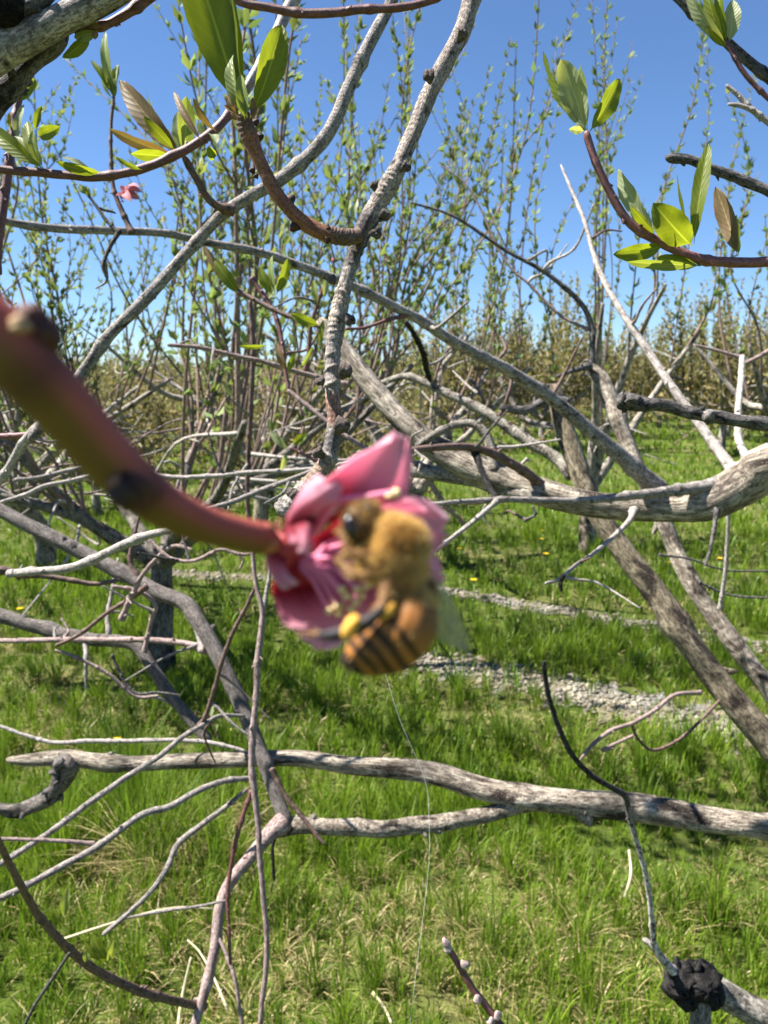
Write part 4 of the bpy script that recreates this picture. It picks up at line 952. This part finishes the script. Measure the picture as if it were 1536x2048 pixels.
pix_leaf(c1, 182, 70, 124, 114, 26, .30, 'green', roll=15); pix_leaf(c1, 190, 60, 150, 62, 30, .299, 'bronze', name='bud_scale', fold=.7); pix_leaf(c1, 195, 62, 148, 74, 22, .298, 'young', name='bud_scale', fold=.6, roll=20); pix_leaf(c1, 205, 55, 170, 52, 18, .298, 'bronze', name='bud_scale', fold=.6, roll=-20); pix_leaf(c1, 192, 62, 190, 80, 12, .298, 'bronze', name='bud_scale')
# thin top twig
kb = bsys('bare_twig', P(600, 25, .37), 'bare dark red twig running level just under the top of the hanging ringed branch')
branch(kb, 'twig', [(430, -40, 22), (475, 0, 21), (530, 14, 20), (600, 26, 21), (660, 26, 21), (720, 19, 20), (790, 16, 19), (850, 5, 18), (905, -20, 17)], .38, 'red', nodes=1, knobs=5, kl=.7)
jb = bsys('upright_twig', P(10, 400, .42), 'upright dark red stem with green leaf tuft beside the cracked dark branch')
j1 = branch(jb, 'stem', [(58, 165, 10), (38, 195, 17), (28, 260, 20), (18, 330, 21), (8, 400, 22), (-2, 470, 22), (-10, 540, 22)], .42, 'red', nodes=1, knobs=5)
for a in ((40, 205, 72, 158, 24, 'green', 20), (38, 215, 30, 170, 18, 'young', 40), (32, 290, 50, 210, 18, 'pale', 30), (34, 275, 20, 225, 18, 'green', 10)): pix_leaf(j1, *a[:5], .42, a[5], roll=a[6])
# top right
mb_ = bsys('dark_twig', P(1440, 70, .38), 'dark bare branch slanting down with one upright leaf tuft and red side twig')
m1 = branch(mb_, 'branch', [(1320, -40, 21), (1352, -8, 22), (1400, 38, 23), (1455, 85, 24), (1500, 125, 24), (1570, 182, 25)], .38, 'dead', nodes=.8, knobs=3, kl=.6)
m2 = branch(mb_, 'side_twig', [(1452, 82, 11), (1462, 98, 13), (1478, 130, 12), (1500, 160, 12), (1536, 196, 12), (1560, 220, 12)], .375, 'red', nodes=1, knobs=4)
for a in ((1455, 92, 1375, -28, 30, 'pale', 25), (1453, 92, 1415, -40, 26, 'green', 40), (1456, 90, 1442, -40, 22, 'green', 30), (1458, 88, 1466, 2, 32, 'pale', -15), (1455, 96, 1412, 52, 14, 'green', 10)): pix_leaf(m2, *a[:5], .375, a[5], roll=a[6])
nb = bsys('dead_twig', P(1536, 245, .5), 'small pale dead twig with a forked tip under the dark slanting branch')
branch(nb, 'twig', [(1452, 170, 9), (1478, 192, 12), (1505, 220, 14), (1560, 262, 15)], .5, 'pale', nodes=1, knobs=2); branch(nb, 'fork', [(1505, 220, 11), (1482, 212, 11), (1456, 208, 8)], .498, 'pale', nodes=1, knobs=2)
ob = bsys('dead_stub', P(1536, 385, .36), 'blackened dead stick with a broken end above the leafy red twig')
branch(ob, 'stick', [(1332, 314, 22), (1352, 317, 24), (1385, 322, 22), (1430, 340, 23), (1480, 358, 24), (1560, 392, 26)], .36, 'dead', nodes=1, knobs=4, lump=.09)
pb = bsys('leafy_red_twig', P(1536, 525, .34), 'glossy red twig curving up to a folded leaf tuft with bronze and green leaves')
p1 = branch(pb, 'twig', [(1172, 262, 16), (1178, 285, 18), (1192, 325, 18), (1212, 370, 19), (1235, 412, 20), (1262, 448, 21), (1300, 474, 21), (1345, 497, 22), (1390, 515, 23), (1430, 523, 24), (1490, 525, 25), (1580, 522, 26)], .33, 'red', .34, nodes=1, knobs=7, kl=.6,
            tintf=lambda nn, t: np.concatenate([np.full(nn.shape, 1.6), np.ones(nn.shape[:2] + (1,))], -1))
for a in ((1172, 264, 1122, 118, 58, 'pale', 25, -.05), (1168, 262, 1090, 102, 34, 'green', 55, .05), (1178, 264, 1238, 158, 42, 'green', -35, .05), (1176, 262, 1160, 130, 30, 'young', 50, 0), (1168, 262, 1138, 258, 16, 'pale', 0, 0), (1312, 472, 1238, 338, 40, 'pale', 30, .06), (1312, 472, 1262, 412, 22, 'green', 50, 0), (1385, 492, 1305, 405, 62, 'green', 12, .12), (1388, 490, 1418, 285, 32, 'green', 25, .05), (1380, 485, 1354, 350, 12, 'green', 50, 0), (1475, 512, 1430, 372, 36, 'bronze', 20, -.06), (1478, 512, 1472, 430, 26, 'green', 40, 0), (1330, 490, 1226, 508, 36, 'green', 20, .14), (1405, 530, 1252, 522, 26, 'young', 30, .02), (1400, 532, 1315, 515, 30, 'green', 10, .08), (1330, 478, 1340, 450, 12, 'young', 0, 0)):
    pix_leaf(p1, *a[:5], .335, a[5], roll=a[6], bend=a[7], dd=rng.uniform(-.01, .01), shape=.7, wave=.06)
xb = bsys('knobbed_stub', P(1536, 850, .42), 'dark rough dead branch ending in a gnarled knob in front of the pale diagonal branch')
def xk(mb, c, r, T):
    for k in range(10): knob(mb, P(1240 + rng.uniform(-8, 60), 800 + rng.uniform(-10, 14), .415 + rng.uniform(-.004, .004)), rng.normal(0, 1, 3), .0022, .004, 8, rough=.3)
    knob(mb, P(1418, 830, .414), -FW + UPV * .3, .003, .004, 9, (2, 2, 2))
branch(xb, 'stick', [(1236, 796, 26), (1258, 802, 40), (1285, 808, 38), (1330, 812, 30), (1400, 830, 30), (1460, 838, 32), (1580, 856, 36)], .415, 'dead', .42, nodes=.6, knobs=3, lump=.09, extra=xk, sides=16)
# pale twig, left
pt = bsys('pale_twig', P(30, 1145, .55), 'pale whitish twig rising to touch the underside of the blurred flowering twig')
branch(pt, 'twig', [(22, 1147, 16), (60, 1143, 20), (130, 1138, 22), (180, 1122, 22), (230, 1098, 23), (280, 1076, 23), (330, 1062, 18), (352, 1056, 12)], .55, 'pale', .5, nodes=1, knobs=5)
branch(pt, 'spur', [(-20, 1140, 24), (10, 1142, 22), (40, 1150, 18), (90, 1152, 15), (150, 1162, 13), (190, 1168, 12), (240, 1160, 10)], .56, 'brown', .58, nodes=1, knobs=5)
# lower right: black cankered limb end with a thin dead twig
bb = bsys('cankered_branch', P(1400, 1980, .80), 'sawn branch with a blackened canker knot and a thin dead twig rising from it')
branch(bb, 'limb', [(1390, 1962, 60), (1430, 1978, 66), (1480, 2006, 68), (1560, 2052, 70)], .80, 'limb', .82, nodes=0, knobs=2)
branch(bb, 'side_limb', [(1400, 1960, 50), (1402, 2000, 48), (1400, 2050, 48), (1398, 2110, 48)], .79, 'limb', .78, nodes=0, knobs=2)
m = MB(); ax = np.stack([RT, UPV, FW]); kk = .79 / FPX
for x, y, rx, ry in ((1365, 1958, 36, 30), (1400, 1962, 44, 36), (1425, 1985, 20, 30), (1355, 1972, 28, 26), (1372, 1992, 20, 26)): ellipsoid(m, P(x, y, .785), ax, np.array([rx, ry, ry]) * kk, 20, 14, .16)
for k in range(22):
    a = rng.uniform(0, 6.28); knob(m, P(1385 + 42 * math.cos(a), 1966 + 30 * math.sin(a), .783 + rng.uniform(-.006, .01)), RT * math.cos(a) - UPV * math.sin(a), .003, .008, 6, rough=.3)
knob(m, P(1352, 1938, .785), UPV + RT * .05, 8 * kk, 26 * kk, 7)
link('canker_knot', m.mesh('canker_knot'), MAT['black'], bb)
dt_t = lambda nn, t: np.concatenate([(.35 + 4.2 * np.clip((t - .42) / .2, 0, 1))[:, None, None] * np.ones(nn.shape), np.ones(nn.shape[:2] + (1,))], -1)
branch(bb, 'dead_twig', [(1088, 1322, 12), (1090, 1350, 12), (1098, 1395, 12), (1118, 1455, 13), (1145, 1510, 13), (1185, 1552, 14), (1225, 1576, 15), (1250, 1592, 16), (1258, 1630, 14), (1272, 1680, 13), (1288, 1735, 13), (1298, 1790, 13), (1304, 1850, 14), (1308, 1890, 17), (1325, 1918, 20), (1345, 1940, 20)], .62, 'dead', .78, nodes=.8, knobs=6, tintf=dt_t)
branch(bb, 'dead_twig', [(1310, 1895, 15), (1297, 1885, 14), (1286, 1878, 12)], .765, 'pale', nodes=0, knobs=0)
ccb = bsys('red_bud_twig', P(1000, 2050, .48), 'red twig with pale buds poking up from below over the grass')
def ccx(mb, c, r, T):
    for x, y in ((890, 1884), (895, 1896), (928, 1928), (955, 1998), (995, 2030), (982, 2042)): knob(mb, P(x, y, .478), UPV - FW * .4 + RT * rng.uniform(-.6, .6), .002, .0036, 8, (3.2, 6.5, 6.5), rough=.2)
branch(ccb, 'twig', [(888, 1874, 12), (900, 1902, 16), (922, 1938, 17), (948, 1982, 18), (972, 2012, 18), (1005, 2055, 18), (1030, 2090, 18)], .48, 'red', nodes=0, knobs=0, extra=ccx)
# silk threads
sk = MB()
c = spline(np.array([P(x, y, .62) for x, y in ((770, 1345), (800, 1440), (850, 1560), (858, 1640), (858, 1720), (848, 1820), (835, 1920), (818, 2060))]), 60); tube(sk, c, np.full(60, .00011), 5, 0)
tag(link('hanging_thread', sk.mesh('hanging_thread'), MAT['silk']), 'thin translucent thread hanging below the bee in front of the grass', 'thread')

# ------------------------------------------------------------------ flowering twig
WS = .9
DF = .066
def Q(x, y, o=0.0): return P(x, y, DF * (1 + o / FPX))
fl = empty('flowering_twig', P(30, 700, .05), 'thick blurred red and olive twig carrying one open pink peach blossom', 'twig')
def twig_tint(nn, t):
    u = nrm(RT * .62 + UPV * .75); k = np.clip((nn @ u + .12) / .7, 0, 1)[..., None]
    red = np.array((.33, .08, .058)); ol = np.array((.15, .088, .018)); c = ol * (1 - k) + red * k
    for t0, w in ((.29, .045), (.605, .045)):
        g = np.exp(-((t - t0) / w) ** 2)[:, None, None]; c = c * (1 - g * .7) + np.array((.06, .02, .016)) * g * .7
    return np.concatenate([c, np.ones(nn.shape[:2] + (1,))], -1)
def twig_extra(mb, c, r, T):
    def kb_(x, y, d, w, dx, dy, col): knob(mb, P(x, y, d), RT * dx - UPV * dy - FW * .25, w * d / FPX, w * d / FPX * 1.15, 14, col, rough=.15, taper=.8)
    kb_(78, 672, .0482, 40, .8, -.6, (.06, .022, .016)); kb_(62, 642, .0476, 30, .25, -1, (.09, .028, .02)); kb_(38, 650, .0462, 17, -.1, -.9, (.40, .26, .13))
    kb_(268, 985, .0538, 36, -.3, .75, (.06, .026, .018)); kb_(248, 988, .0528, 27, -.5, .6, (.035, .018, .014)); kb_(232, 965, .0525, 16, -.8, .3, (.22, .11, .07))
    kb_(533, 1062, .064, 15, .3, -.9, (.35, .09, .06)); kb_(540, 1088, .064, 17, .9, .3, (.40, .16, .07))
ft_o = branch(fl, 'stem', [(-200, 560, 160, .0455), (-90, 620, 160, .0465), (0, 690, 158, .0475), (70, 755, 146, .049), (140, 830, 132, .051), (205, 905, 122, .053), (265, 965, 116, .055), (330, 1012, 100, .0572), (400, 1046, 86, .0595), (470, 1066, 78, .062), (525, 1077, 74, .0642), (550, 1082, 66, .0655)], .05, 'twig', nodes=0, knobs=0, sides=32, lump=.02, wob=.03, extra=twig_extra, tintf=twig_tint)
ft_o.data.materials.clear(); ft_o.data.materials.append(MAT['twig'])

m = MB()
ellipsoid(m, Q(566, 1098, 12), np.stack([nrm(RT * .95 - UPV * .2), nrm(UPV + RT * .2), FW]), np.array([36, 40, 36]) * DF / FPX, 20, 12, .03)
ellipsoid(m, Q(604, 1118, 42), np.stack([RT, UPV, FW]), np.array([48, 62, 30]) * DF / FPX, 20, 12, .02, None, 1)
blossom = link('blossom', m.mesh('blossom'), [MAT['calyx'], MAT['throat']], fl); blossom['label'] = 'open pink blossom with crimson throat'
def bez_petal(rows, name='petal', thick=.00012):
    g = np.array([[Q(*p) for p in r] for r in rows]); nr, nc, _ = g.shape
    nu, nv = 22, 14
    # Catmull-Rom along rows, then across
    up = np.array([spline(g[:, j], nu) for j in range(nc)])            # nc x nu x 3
    V = np.array([spline(np.array([up[j][i] for j in range(nc)]), nv) for i in range(nu)])
    du = np.gradient(V, axis=0); dv = np.gradient(V, axis=1); N = np.cross(du, dv); N /= np.maximum(np.linalg.norm(N, axis=2), 1e-12)[..., None]
    ph = rng.uniform(0, 6, 3); T_ = np.linspace(0, 1, nu)[:, None]; U_ = np.linspace(-1, 1, nv)[None, :]
    V = V + N * (.00036 * T_ * (np.sin(U_ * 5 + ph[0] + T_ * 3) + 1.0 * np.sin(U_ * 9 + ph[1]) * np.abs(U_) + .9 * T_ ** 3 * np.sin(U_ * 14 + ph[2]) + .8 * U_ ** 4 * np.sin(T_ * 19 + ph[1])))[..., None]
    mb = MB(); uv = np.stack([np.broadcast_to(U_, (nu, nv)), np.broadcast_to(T_, (nu, nv))], -1).reshape(-1, 2)
    F = [(i * nv + j, i * nv + j + 1, (i + 1) * nv + j + 1, (i + 1) * nv + j) for i in range(nu - 1) for j in range(nv - 1)]
    mb.add((V + N * thick / 2).reshape(-1, 3), F, None, None, 0, uv); mb.add((V - N * thick / 2).reshape(-1, 3), [f[::-1] for f in F], None, None, 0, uv)
    return link(name, mb.mesh(name), MAT['petal'], blossom)
bez_petal([[(600, 1070, 5), (620, 1052, 15), (645, 1055, 30)], [(622, 1000, -26), (672, 1000, 0), (724, 1015, 32)], [(672, 935, -26), (738, 945, 12), (806, 1000, 34)], [(748, 886, -10), (792, 895, 12), (824, 932, 22)], [(788, 873, 0), (805, 870, 4), (818, 883, 8)]])
bez_petal([[(625, 1080, 35), (635, 1095, 45), (640, 1112, 45)], [(715, 1015, 60), (715, 1062, 95), (715, 1112, 95)], [(800, 994, 60), (805, 1060, 105), (800, 1125, 100)], [(862, 1008, 50), (872, 1058, 95), (868, 1105, 95)], [(888, 1026, 44), (893, 1060, 70), (884, 1090, 80)]])
bez_petal([[(625, 1112, 45), (625, 1125, 45), (620, 1135, 40)], [(715, 1110, 95), (705, 1165, 95), (690, 1200, 80)], [(800, 1095, 100), (805, 1165, 110), (780, 1215, 90)], [(865, 1110, 95), (875, 1155, 100), (840, 1205, 90)], [(884, 1135, 90), (884, 1160, 92), (862, 1185, 90)]])
bez_petal([[(572, 1100, 0), (578, 1092, -12), (592, 1085, -5)], [(566, 1062, -12), (592, 1050, -36), (622, 1042, -18)], [(578, 1022, -22), (612, 1008, -58), (655, 1010, -25)], [(606, 985, -22), (638, 972, -48), (682, 992, -14)], [(632, 962, -10), (660, 955, -24), (690, 978, -8)]])
bez_petal([[(572, 1052, -18), (598, 1034, -30), (634, 1022, -24)], [(578, 1072, -40), (604, 1058, -56), (634, 1046, -34)], [(592, 1094, -52), (610, 1086, -64), (630, 1072, -44)], [(604, 1107, -54), (614, 1108, -58), (624, 1096, -48)]])
bez_petal([[(560, 1130, 0), (585, 1125, 25), (612, 1120, 40)], [(546, 1165, -15), (600, 1180, 40), (685, 1165, 60)], [(555, 1222, -30), (620, 1238, 15), (735, 1205, 45)], [(585, 1265, -32), (650, 1280, -5), (740, 1245, 25)], [(615, 1285, -24), (642, 1302, -12), (690, 1282, 10)]])
bez_petal([[(560, 1090, 5), (565, 1098, -2), (576, 1105, -2)], [(534, 1090, -10), (545, 1105, -30), (572, 1122, -22)], [(528, 1118, -16), (545, 1138, -36), (576, 1146, -28)], [(543, 1150, -20), (564, 1162, -40), (592, 1160, -30)], [(568, 1168, -26), (582, 1174, -36), (598, 1166, -28)]])
for x, y, o in ((738, 1168, -6), (722, 1192, 2), (702, 1219, -4), (688, 1206, 8), (748, 1140, 14), (678, 1226, 6), (728, 1176, 20), (700, 1150, -12), (690, 1132, -16), (760, 1110, 40), (700, 1070, 40), (712, 1205, -10), (694, 1192, -14), (676, 1212, -8), (714, 1178, -14), (668, 1200, 4), (684, 1178, -18), (658, 1222, -4)):
    mb = MB(); a = Q(606 + rng.uniform(-6, 10), 1126 + rng.uniform(-10, 10), 16); b = Q(x, y, o); mid_ = (a + b) / 2 + UPV * rng.uniform(.0002, .0007)
    tube(mb, spline(np.array([a, mid_, b]), 14), np.linspace(6.2, 4.4, 14) * DF / FPX, 8, .03)
    ellipsoid(mb, b, np.stack([RT, UPV, FW]), np.array([9, 8, 8]) * DF / FPX, 10, 7, .08, None, 1)
    link('stamen', mb.mesh('stamen'), [MAT['filament'], MAT['anther']], blossom)
mb = MB(); tube(mb, spline(np.array([Q(630, 1065, 10), Q(672, 1005, -8), Q(735, 994, -20), Q(790, 985, -18)]), 18), np.linspace(9, 7, 18) * DF / FPX, 10, .03); link('pistil', mb.mesh('pistil'), MAT['filament'], blossom)
mb = MB(); ellipsoid(mb, Q(792, 986, -18), np.stack([RT, UPV, FW]), np.array([10, 10, 10]) * DF / FPX, 10, 7, .08); ellipsoid(mb, Q(778, 992, -22), np.stack([RT, UPV, FW]), np.array([9, 7, 8]) * DF / FPX, 10, 7, .08); link('stigma', mb.mesh('stigma'), MAT['anther'], blossom)
mb = MB(); ellipsoid(mb, Q(845, 1052, 30), np.stack([RT, UPV, FW]), np.array([11, 10, 10]) * DF / FPX, 10, 7, .08); tube(mb, np.array([Q(640, 1100, 40), Q(760, 1075, 50), Q(845, 1052, 30)]), np.array([6, 6, 5]) * DF / FPX, 8, 0); link('stamen', mb.mesh('stamen'), MAT['filament'], blossom)
for x, y, dx, dy in ((548, 1062, -.2, -1), (556, 1140, -.3, 1), (540, 1095, -1, .3), (560, 1070, .1, -1)):
    mb = MB(); b = Q(x + 12, y, 0); e = Q(x + 12 + dx * 30 + 10, y + dy * 26, -8); leaf_geo(mb, b, e, .0011, FW + RT * .4, .2, .3, nu=6, nv=4); link('sepal', mb.mesh('sepal'), MAT['scale'], blossom)

# ------------------------------------------------------------------ honeybee
DB = .0575; KB = DB / FPX
def BW(v):
    v = np.asarray(v, float).reshape(-1, 3)
    return C0 + DB * FW + KB * ((v[:, :1] - 768) * RT - (v[:, 1:2] - 1024) * UPV + v[:, 2:3] * FW)
EYE3 = np.eye(3)
bm_ = MB()
comp = []      # (kind, points, radii) for colouring
def blob(kind, c, r, ax=EYE3): ellipsoid(bm_, np.array(c, float), ax, np.array(r, float), 28, 18); comp.append((kind, np.array([c], float), np.array([min(r)], float)))
def limbp(kind, pts, rad, n=18):
    q = spline(np.c_[np.array(pts, float), np.array(rad, float)], n); tube(bm_, q[:, :3], q[:, 3], 16, 0); comp.append((kind, q[:, :3], q[:, 3]))
blob('head', (718, 1050, 18), (33, 44, 44)); blob('head', (736, 1024, 22), (26, 24, 32))
blob('thorax', (797, 1094, 12), (58, 58, 58)); blob('thorax', (768, 1120, 10), (50, 46, 48)); blob('thorax', (782, 1064, 16), (40, 34, 42)); blob('thorax', (812, 1140, 14), (40, 36, 44))
limbp('waist', [(800, 1140, 12), (806, 1172, 12), (812, 1200, 10)], [42, 34, 34])
limbp('abdomen', [(808, 1190, 10), (818, 1215, 8), (808, 1248, 6), (776, 1284, 4), (732, 1308, 6), (700, 1318, 10), (682, 1318, 14)], [34, 56, 70, 68, 50, 30, 10], 40)
limbp('leg', [(775, 1160, -28), (768, 1200, -48), (752, 1222, -60)], [14, 13, 11]); limbp('tibia', [(762, 1212, -58), (742, 1230, -62), (716, 1246, -60), (700, 1252, -55)], [10, 13, 16, 14]); limbp('tarsus', [(700, 1252, -55), (672, 1262, -48), (644, 1264, -40)], [13, 14, 8]); limbp('leg', [(644, 1264, -40), (620, 1262, -30), (600, 1262, -20)], [7, 4, 3])
limbp('leg', [(752, 1140, -22), (722, 1150, -40), (702, 1142, -36)], [12, 11, 9]); limbp('leg', [(702, 1142, -36), (690, 1128, -22), (676, 1120, -8)], [8, 6, 4])
limbp('leg', [(742, 1105, -20), (712, 1108, -34), (694, 1096, -30)], [10, 9, 8]); limbp('leg', [(694, 1096, -30), (690, 1074, -24), (676, 1058, -12)], [7, 6, 4])
limbp('leg', [(838, 1150, 30), (866, 1172, 30), (870, 1200, 24)], [12, 10, 9]); limbp('leg', [(870, 1200, 24), (864, 1222, 10), (858, 1236, 0)], [8, 7, 4])
limbp('antenna', [(704, 1024, 8), (684, 1016, -8), (662, 1030, -20)], [5, 4, 4]); limbp('leg', [(705, 1088, 10), (690, 1110, 12), (672, 1118, 16)], [9, 7, 5])
tmp = bm_.mesh('bee_tmp', True); to = bpy.data.objects.new('bee_tmp', tmp); COL.objects.link(to)
md = to.modifiers.new('r', 'REMESH'); md.mode = 'VOXEL'; md.voxel_size = 3.2; md.use_smooth_shade = True
sm = to.modifiers.new('s', 'SMOOTH'); sm.iterations = 4
dg = bpy.context.evaluated_depsgraph_get(); me = bpy.data.meshes.new_from_object(to.evaluated_get(dg)); me.name = 'body'
bpy.data.objects.remove(to); bpy.data.meshes.remove(tmp)
vb = np.zeros(len(me.vertices) * 3); me.vertices.foreach_get('co', vb); vb = vb.reshape(-1, 3)
best = np.full(len(vb), 1e9); kind = np.zeros(len(vb), int); tpar = np.zeros(len(vb)); KN = []
for kd, pts, rad in comp:
    if kd not in KN: KN.append(kd)
    d = np.linalg.norm(vb[:, None, :] - pts[None], axis=2) - rad[None] if len(pts) > 1 else (np.linalg.norm(vb - pts[0], axis=1) - rad[0])[:, None] * .75
    j = d.argmin(1); dm = d.min(1); u = dm < best; best[u] = dm[u]; kind[u] = KN.index(kd); tpar[u] = (j / max(1, len(pts) - 1))[u]
colr = np.zeros((len(vb), 4)); colr[:, 3] = 1
base = {'head': (.05, .028, .015), 'thorax': (.16, .09, .03), 'waist': (.20, .11, .035), 'leg': (.16, .075, .028), 'tibia': (.014, .012, .014), 'tarsus': (.012, .011, .016), 'antenna': (.05, .025, .015), 'abdomen': (.4, .15, .03)}
for k, nme in enumerate(KN): colr[kind == k, :3] = base[nme]
ab_ = kind == KN.index('abdomen')
ud = nrm(np.array((-.74, .67, .0))); sd_b = nrm(np.array((.67, .74, 0)))
rel = vb[ab_] - np.array((822, 1196, 8)); ts = (rel @ ud) / 172 - ((rel @ sd_b) / 150) ** 2 * .10 + .012 * np.sin(vb[ab_, 0] * .05 + vb[ab_, 1] * .03) + .006 * np.sin(vb[ab_, 0] * .17)
stops = np.array([0, .25, .38, .41, .46, .49, .54, .57, .63, .655, .70, .72, .775, .79, .84, 1.0])
org, tan_, blk = (.46, .18, .026), (.42, .23, .055), (.014, .008, .005)
cs = np.array([(.18, .085, .03), (.32, .13, .03), org, blk, blk, org, org, blk, blk, tan_, tan_, blk, blk, tan_, blk, (.04, .02, .01)])
am0, am1 = np.array((.20, .085, .024)), np.array((.35, .135, .026))
kk_ = np.clip(ts / .35, 0, 1)[:, None]; amb = am0 * (1 - kk_) + am1 * kk_
bandm = sum(np.exp(-np.abs((ts - p) / w) ** 3) for p, w in ((.33, .042), (.52, .058), (.69, .058), (.835, .05)))
bandm = np.clip(bandm + np.clip((ts - .92) / .05, 0, 1), 0, 1)[:, None]
colr[ab_, :3] = amb * (1 - bandm) + np.array((.009, .005, .004)) * bandm
ca = me.attributes.new('tint', 'FLOAT_COLOR', 'POINT'); ca.data.foreach_set('color', colr.ravel())
me.vertices.foreach_set('co', BW(vb).ravel()); me.materials.clear(); me.materials.append(MAT['bee']); me.polygons.foreach_set('use_smooth', np.ones(len(me.polygons), dtype=bool)); me.update()
bee = empty('honeybee', BW((795, 1092, 12))[0], 'golden fuzzy honeybee with striped abdomen clinging to the pink blossom', 'bee')
link('body', me, None, bee)
mb = MB(); ellipsoid(mb, BW((704, 1056, -10))[0], np.stack([nrm(RT * .9 + UPV * .25), nrm(UPV - RT * .25), FW]), np.array([19, 31, 24]) * KB, 18, 12); link('eye', mb.mesh('eye'), MAT['eye'], bee)
mb = MB(); ellipsoid(mb, BW((705, 1244, -66))[0], np.stack([nrm(RT * .85 - UPV * -.5), UPV, FW]), np.array([23, 22, 18]) * KB, 16, 11, .06); link('pollen_load', mb.mesh('pollen_load'), MAT['pollen'], bee)
mb = MB(); ellipsoid(mb, BW((775, 1216, -52))[0], np.stack([nrm(RT * .85 - UPV * -.5), UPV, FW]), np.array([20, 13, 12]) * KB, 16, 11, .06); link('pollen_load', mb.mesh('pollen_load'), MAT['pollen'], bee)
def fur():
    rs = np.random.default_rng(5); V, F, Cc = [], [], []; k = 0
    nv_ = np.zeros(len(me.vertices) * 3); me.vertices.foreach_get('normal', nv_); nv_ = nv_.reshape(-1, 3); w = BW(vb)
    def strew(sel, n, l0, l1, cols, droop, wid=1.5):
        nonlocal k
        idx = np.where(sel)[0]
        for i in rs.choice(idx, n):
            nn = nv_[i]; t1 = nrm(np.cross(nn, rs.normal(0, 1, 3))); d = nrm(nn + t1 * rs.uniform(0, .6) + np.asarray(droop)); l = rs.uniform(l0, l1) * KB
            b = w[i] + t1 * rs.uniform(0, 3) * KB; s_ = nrm(np.cross(d, rs.normal(0, 1, 3))) * wid * KB
            V.extend([b - s_, b + s_, b + d * l]); F.append((k, k + 1, k + 2)); k += 3
            c = np.array(cols[rs.integers(len(cols))]) * rs.uniform(.75, 1.25); Cc.extend([(*c, 1)] * 3)
    gold = [(.82, .58, .20), (.92, .72, .34), (.66, .43, .13)]; brown = [(.36, .20, .07), (.48, .29, .10)]
    px, py = vb[:, 0], vb[:, 1]
    th = np.isin(kind, [KN.index('thorax'), KN.index('waist')]); hd = kind == KN.index('head')
    disc = np.hypot((px - 806) / 34, (py - 1076) / 30) + rs.normal(0, .3, len(px)) < 1; front = vb[:, 2] < 20
    strew(th & ~(disc & front), 9000, 5, 19, gold, UPV * -.15 - FW * .1, 1.1); strew(th & disc & front, 1400, 7, 15, brown + gold[2:], (0, 0, 0))
    strew(hd, 1500, 5, 12, brown + [(.5, .33, .1)], (0, 0, 0))
    strew(ab_ & (tpar < .2), 900, 6, 13, gold, UPV * -.5); strew(ab_ & (tpar >= .3), 250, 4, 8, [(.5, .36, .16)], UPV * -.5, 1.0)
    strew(np.isin(kind, [KN.index('leg')]), 900, 5, 11, brown + gold, (0, 0, 0), 1.0)
    o = link('fur', tri_mesh('fur', V, F, Cc), MAT['fur'], bee); o['kind'] = 'stuff'
fur()
def wing(pts_l, pts_r, name='wing'):
    n = 16; a = spline(np.array(pts_l, float), n); b = spline(np.array(pts_r, float), n); m_ = 7; V = []; UV = []
    for i in range(n):
        for j in range(m_):
            t = j / (m_ - 1); V.append(a[i] * (1 - t) + b[i] * t + np.array([0, 0, 3 * math.sin(i * .8) * math.sin(t * 9)])); UV.append((t, i / n * 2))
    mb = MB(); mb.add(BW(np.array(V)), [(i * m_ + j, i * m_ + j + 1, (i + 1) * m_ + j + 1, (i + 1) * m_ + j) for i in range(n - 1) for j in range(m_ - 1)], None, None, 0, UV)
    link(name, mb.mesh(name), MAT['wing'], bee)
wing([(838, 1142, 20), (872, 1158, 34), (905, 1195, 52), (935, 1262, 70), (950, 1312, 80)], [(832, 1152, 14), (838, 1200, 20), (855, 1245, 36), (892, 1295, 60), (940, 1318, 78)])
wing([(836, 1150, 24), (856, 1190, 40), (872, 1230, 52), (884, 1262, 62), (890, 1285, 70)], [(828, 1156, 20), (826, 1200, 34), (836, 1235, 46), (856, 1268, 58), (882, 1288, 70)])
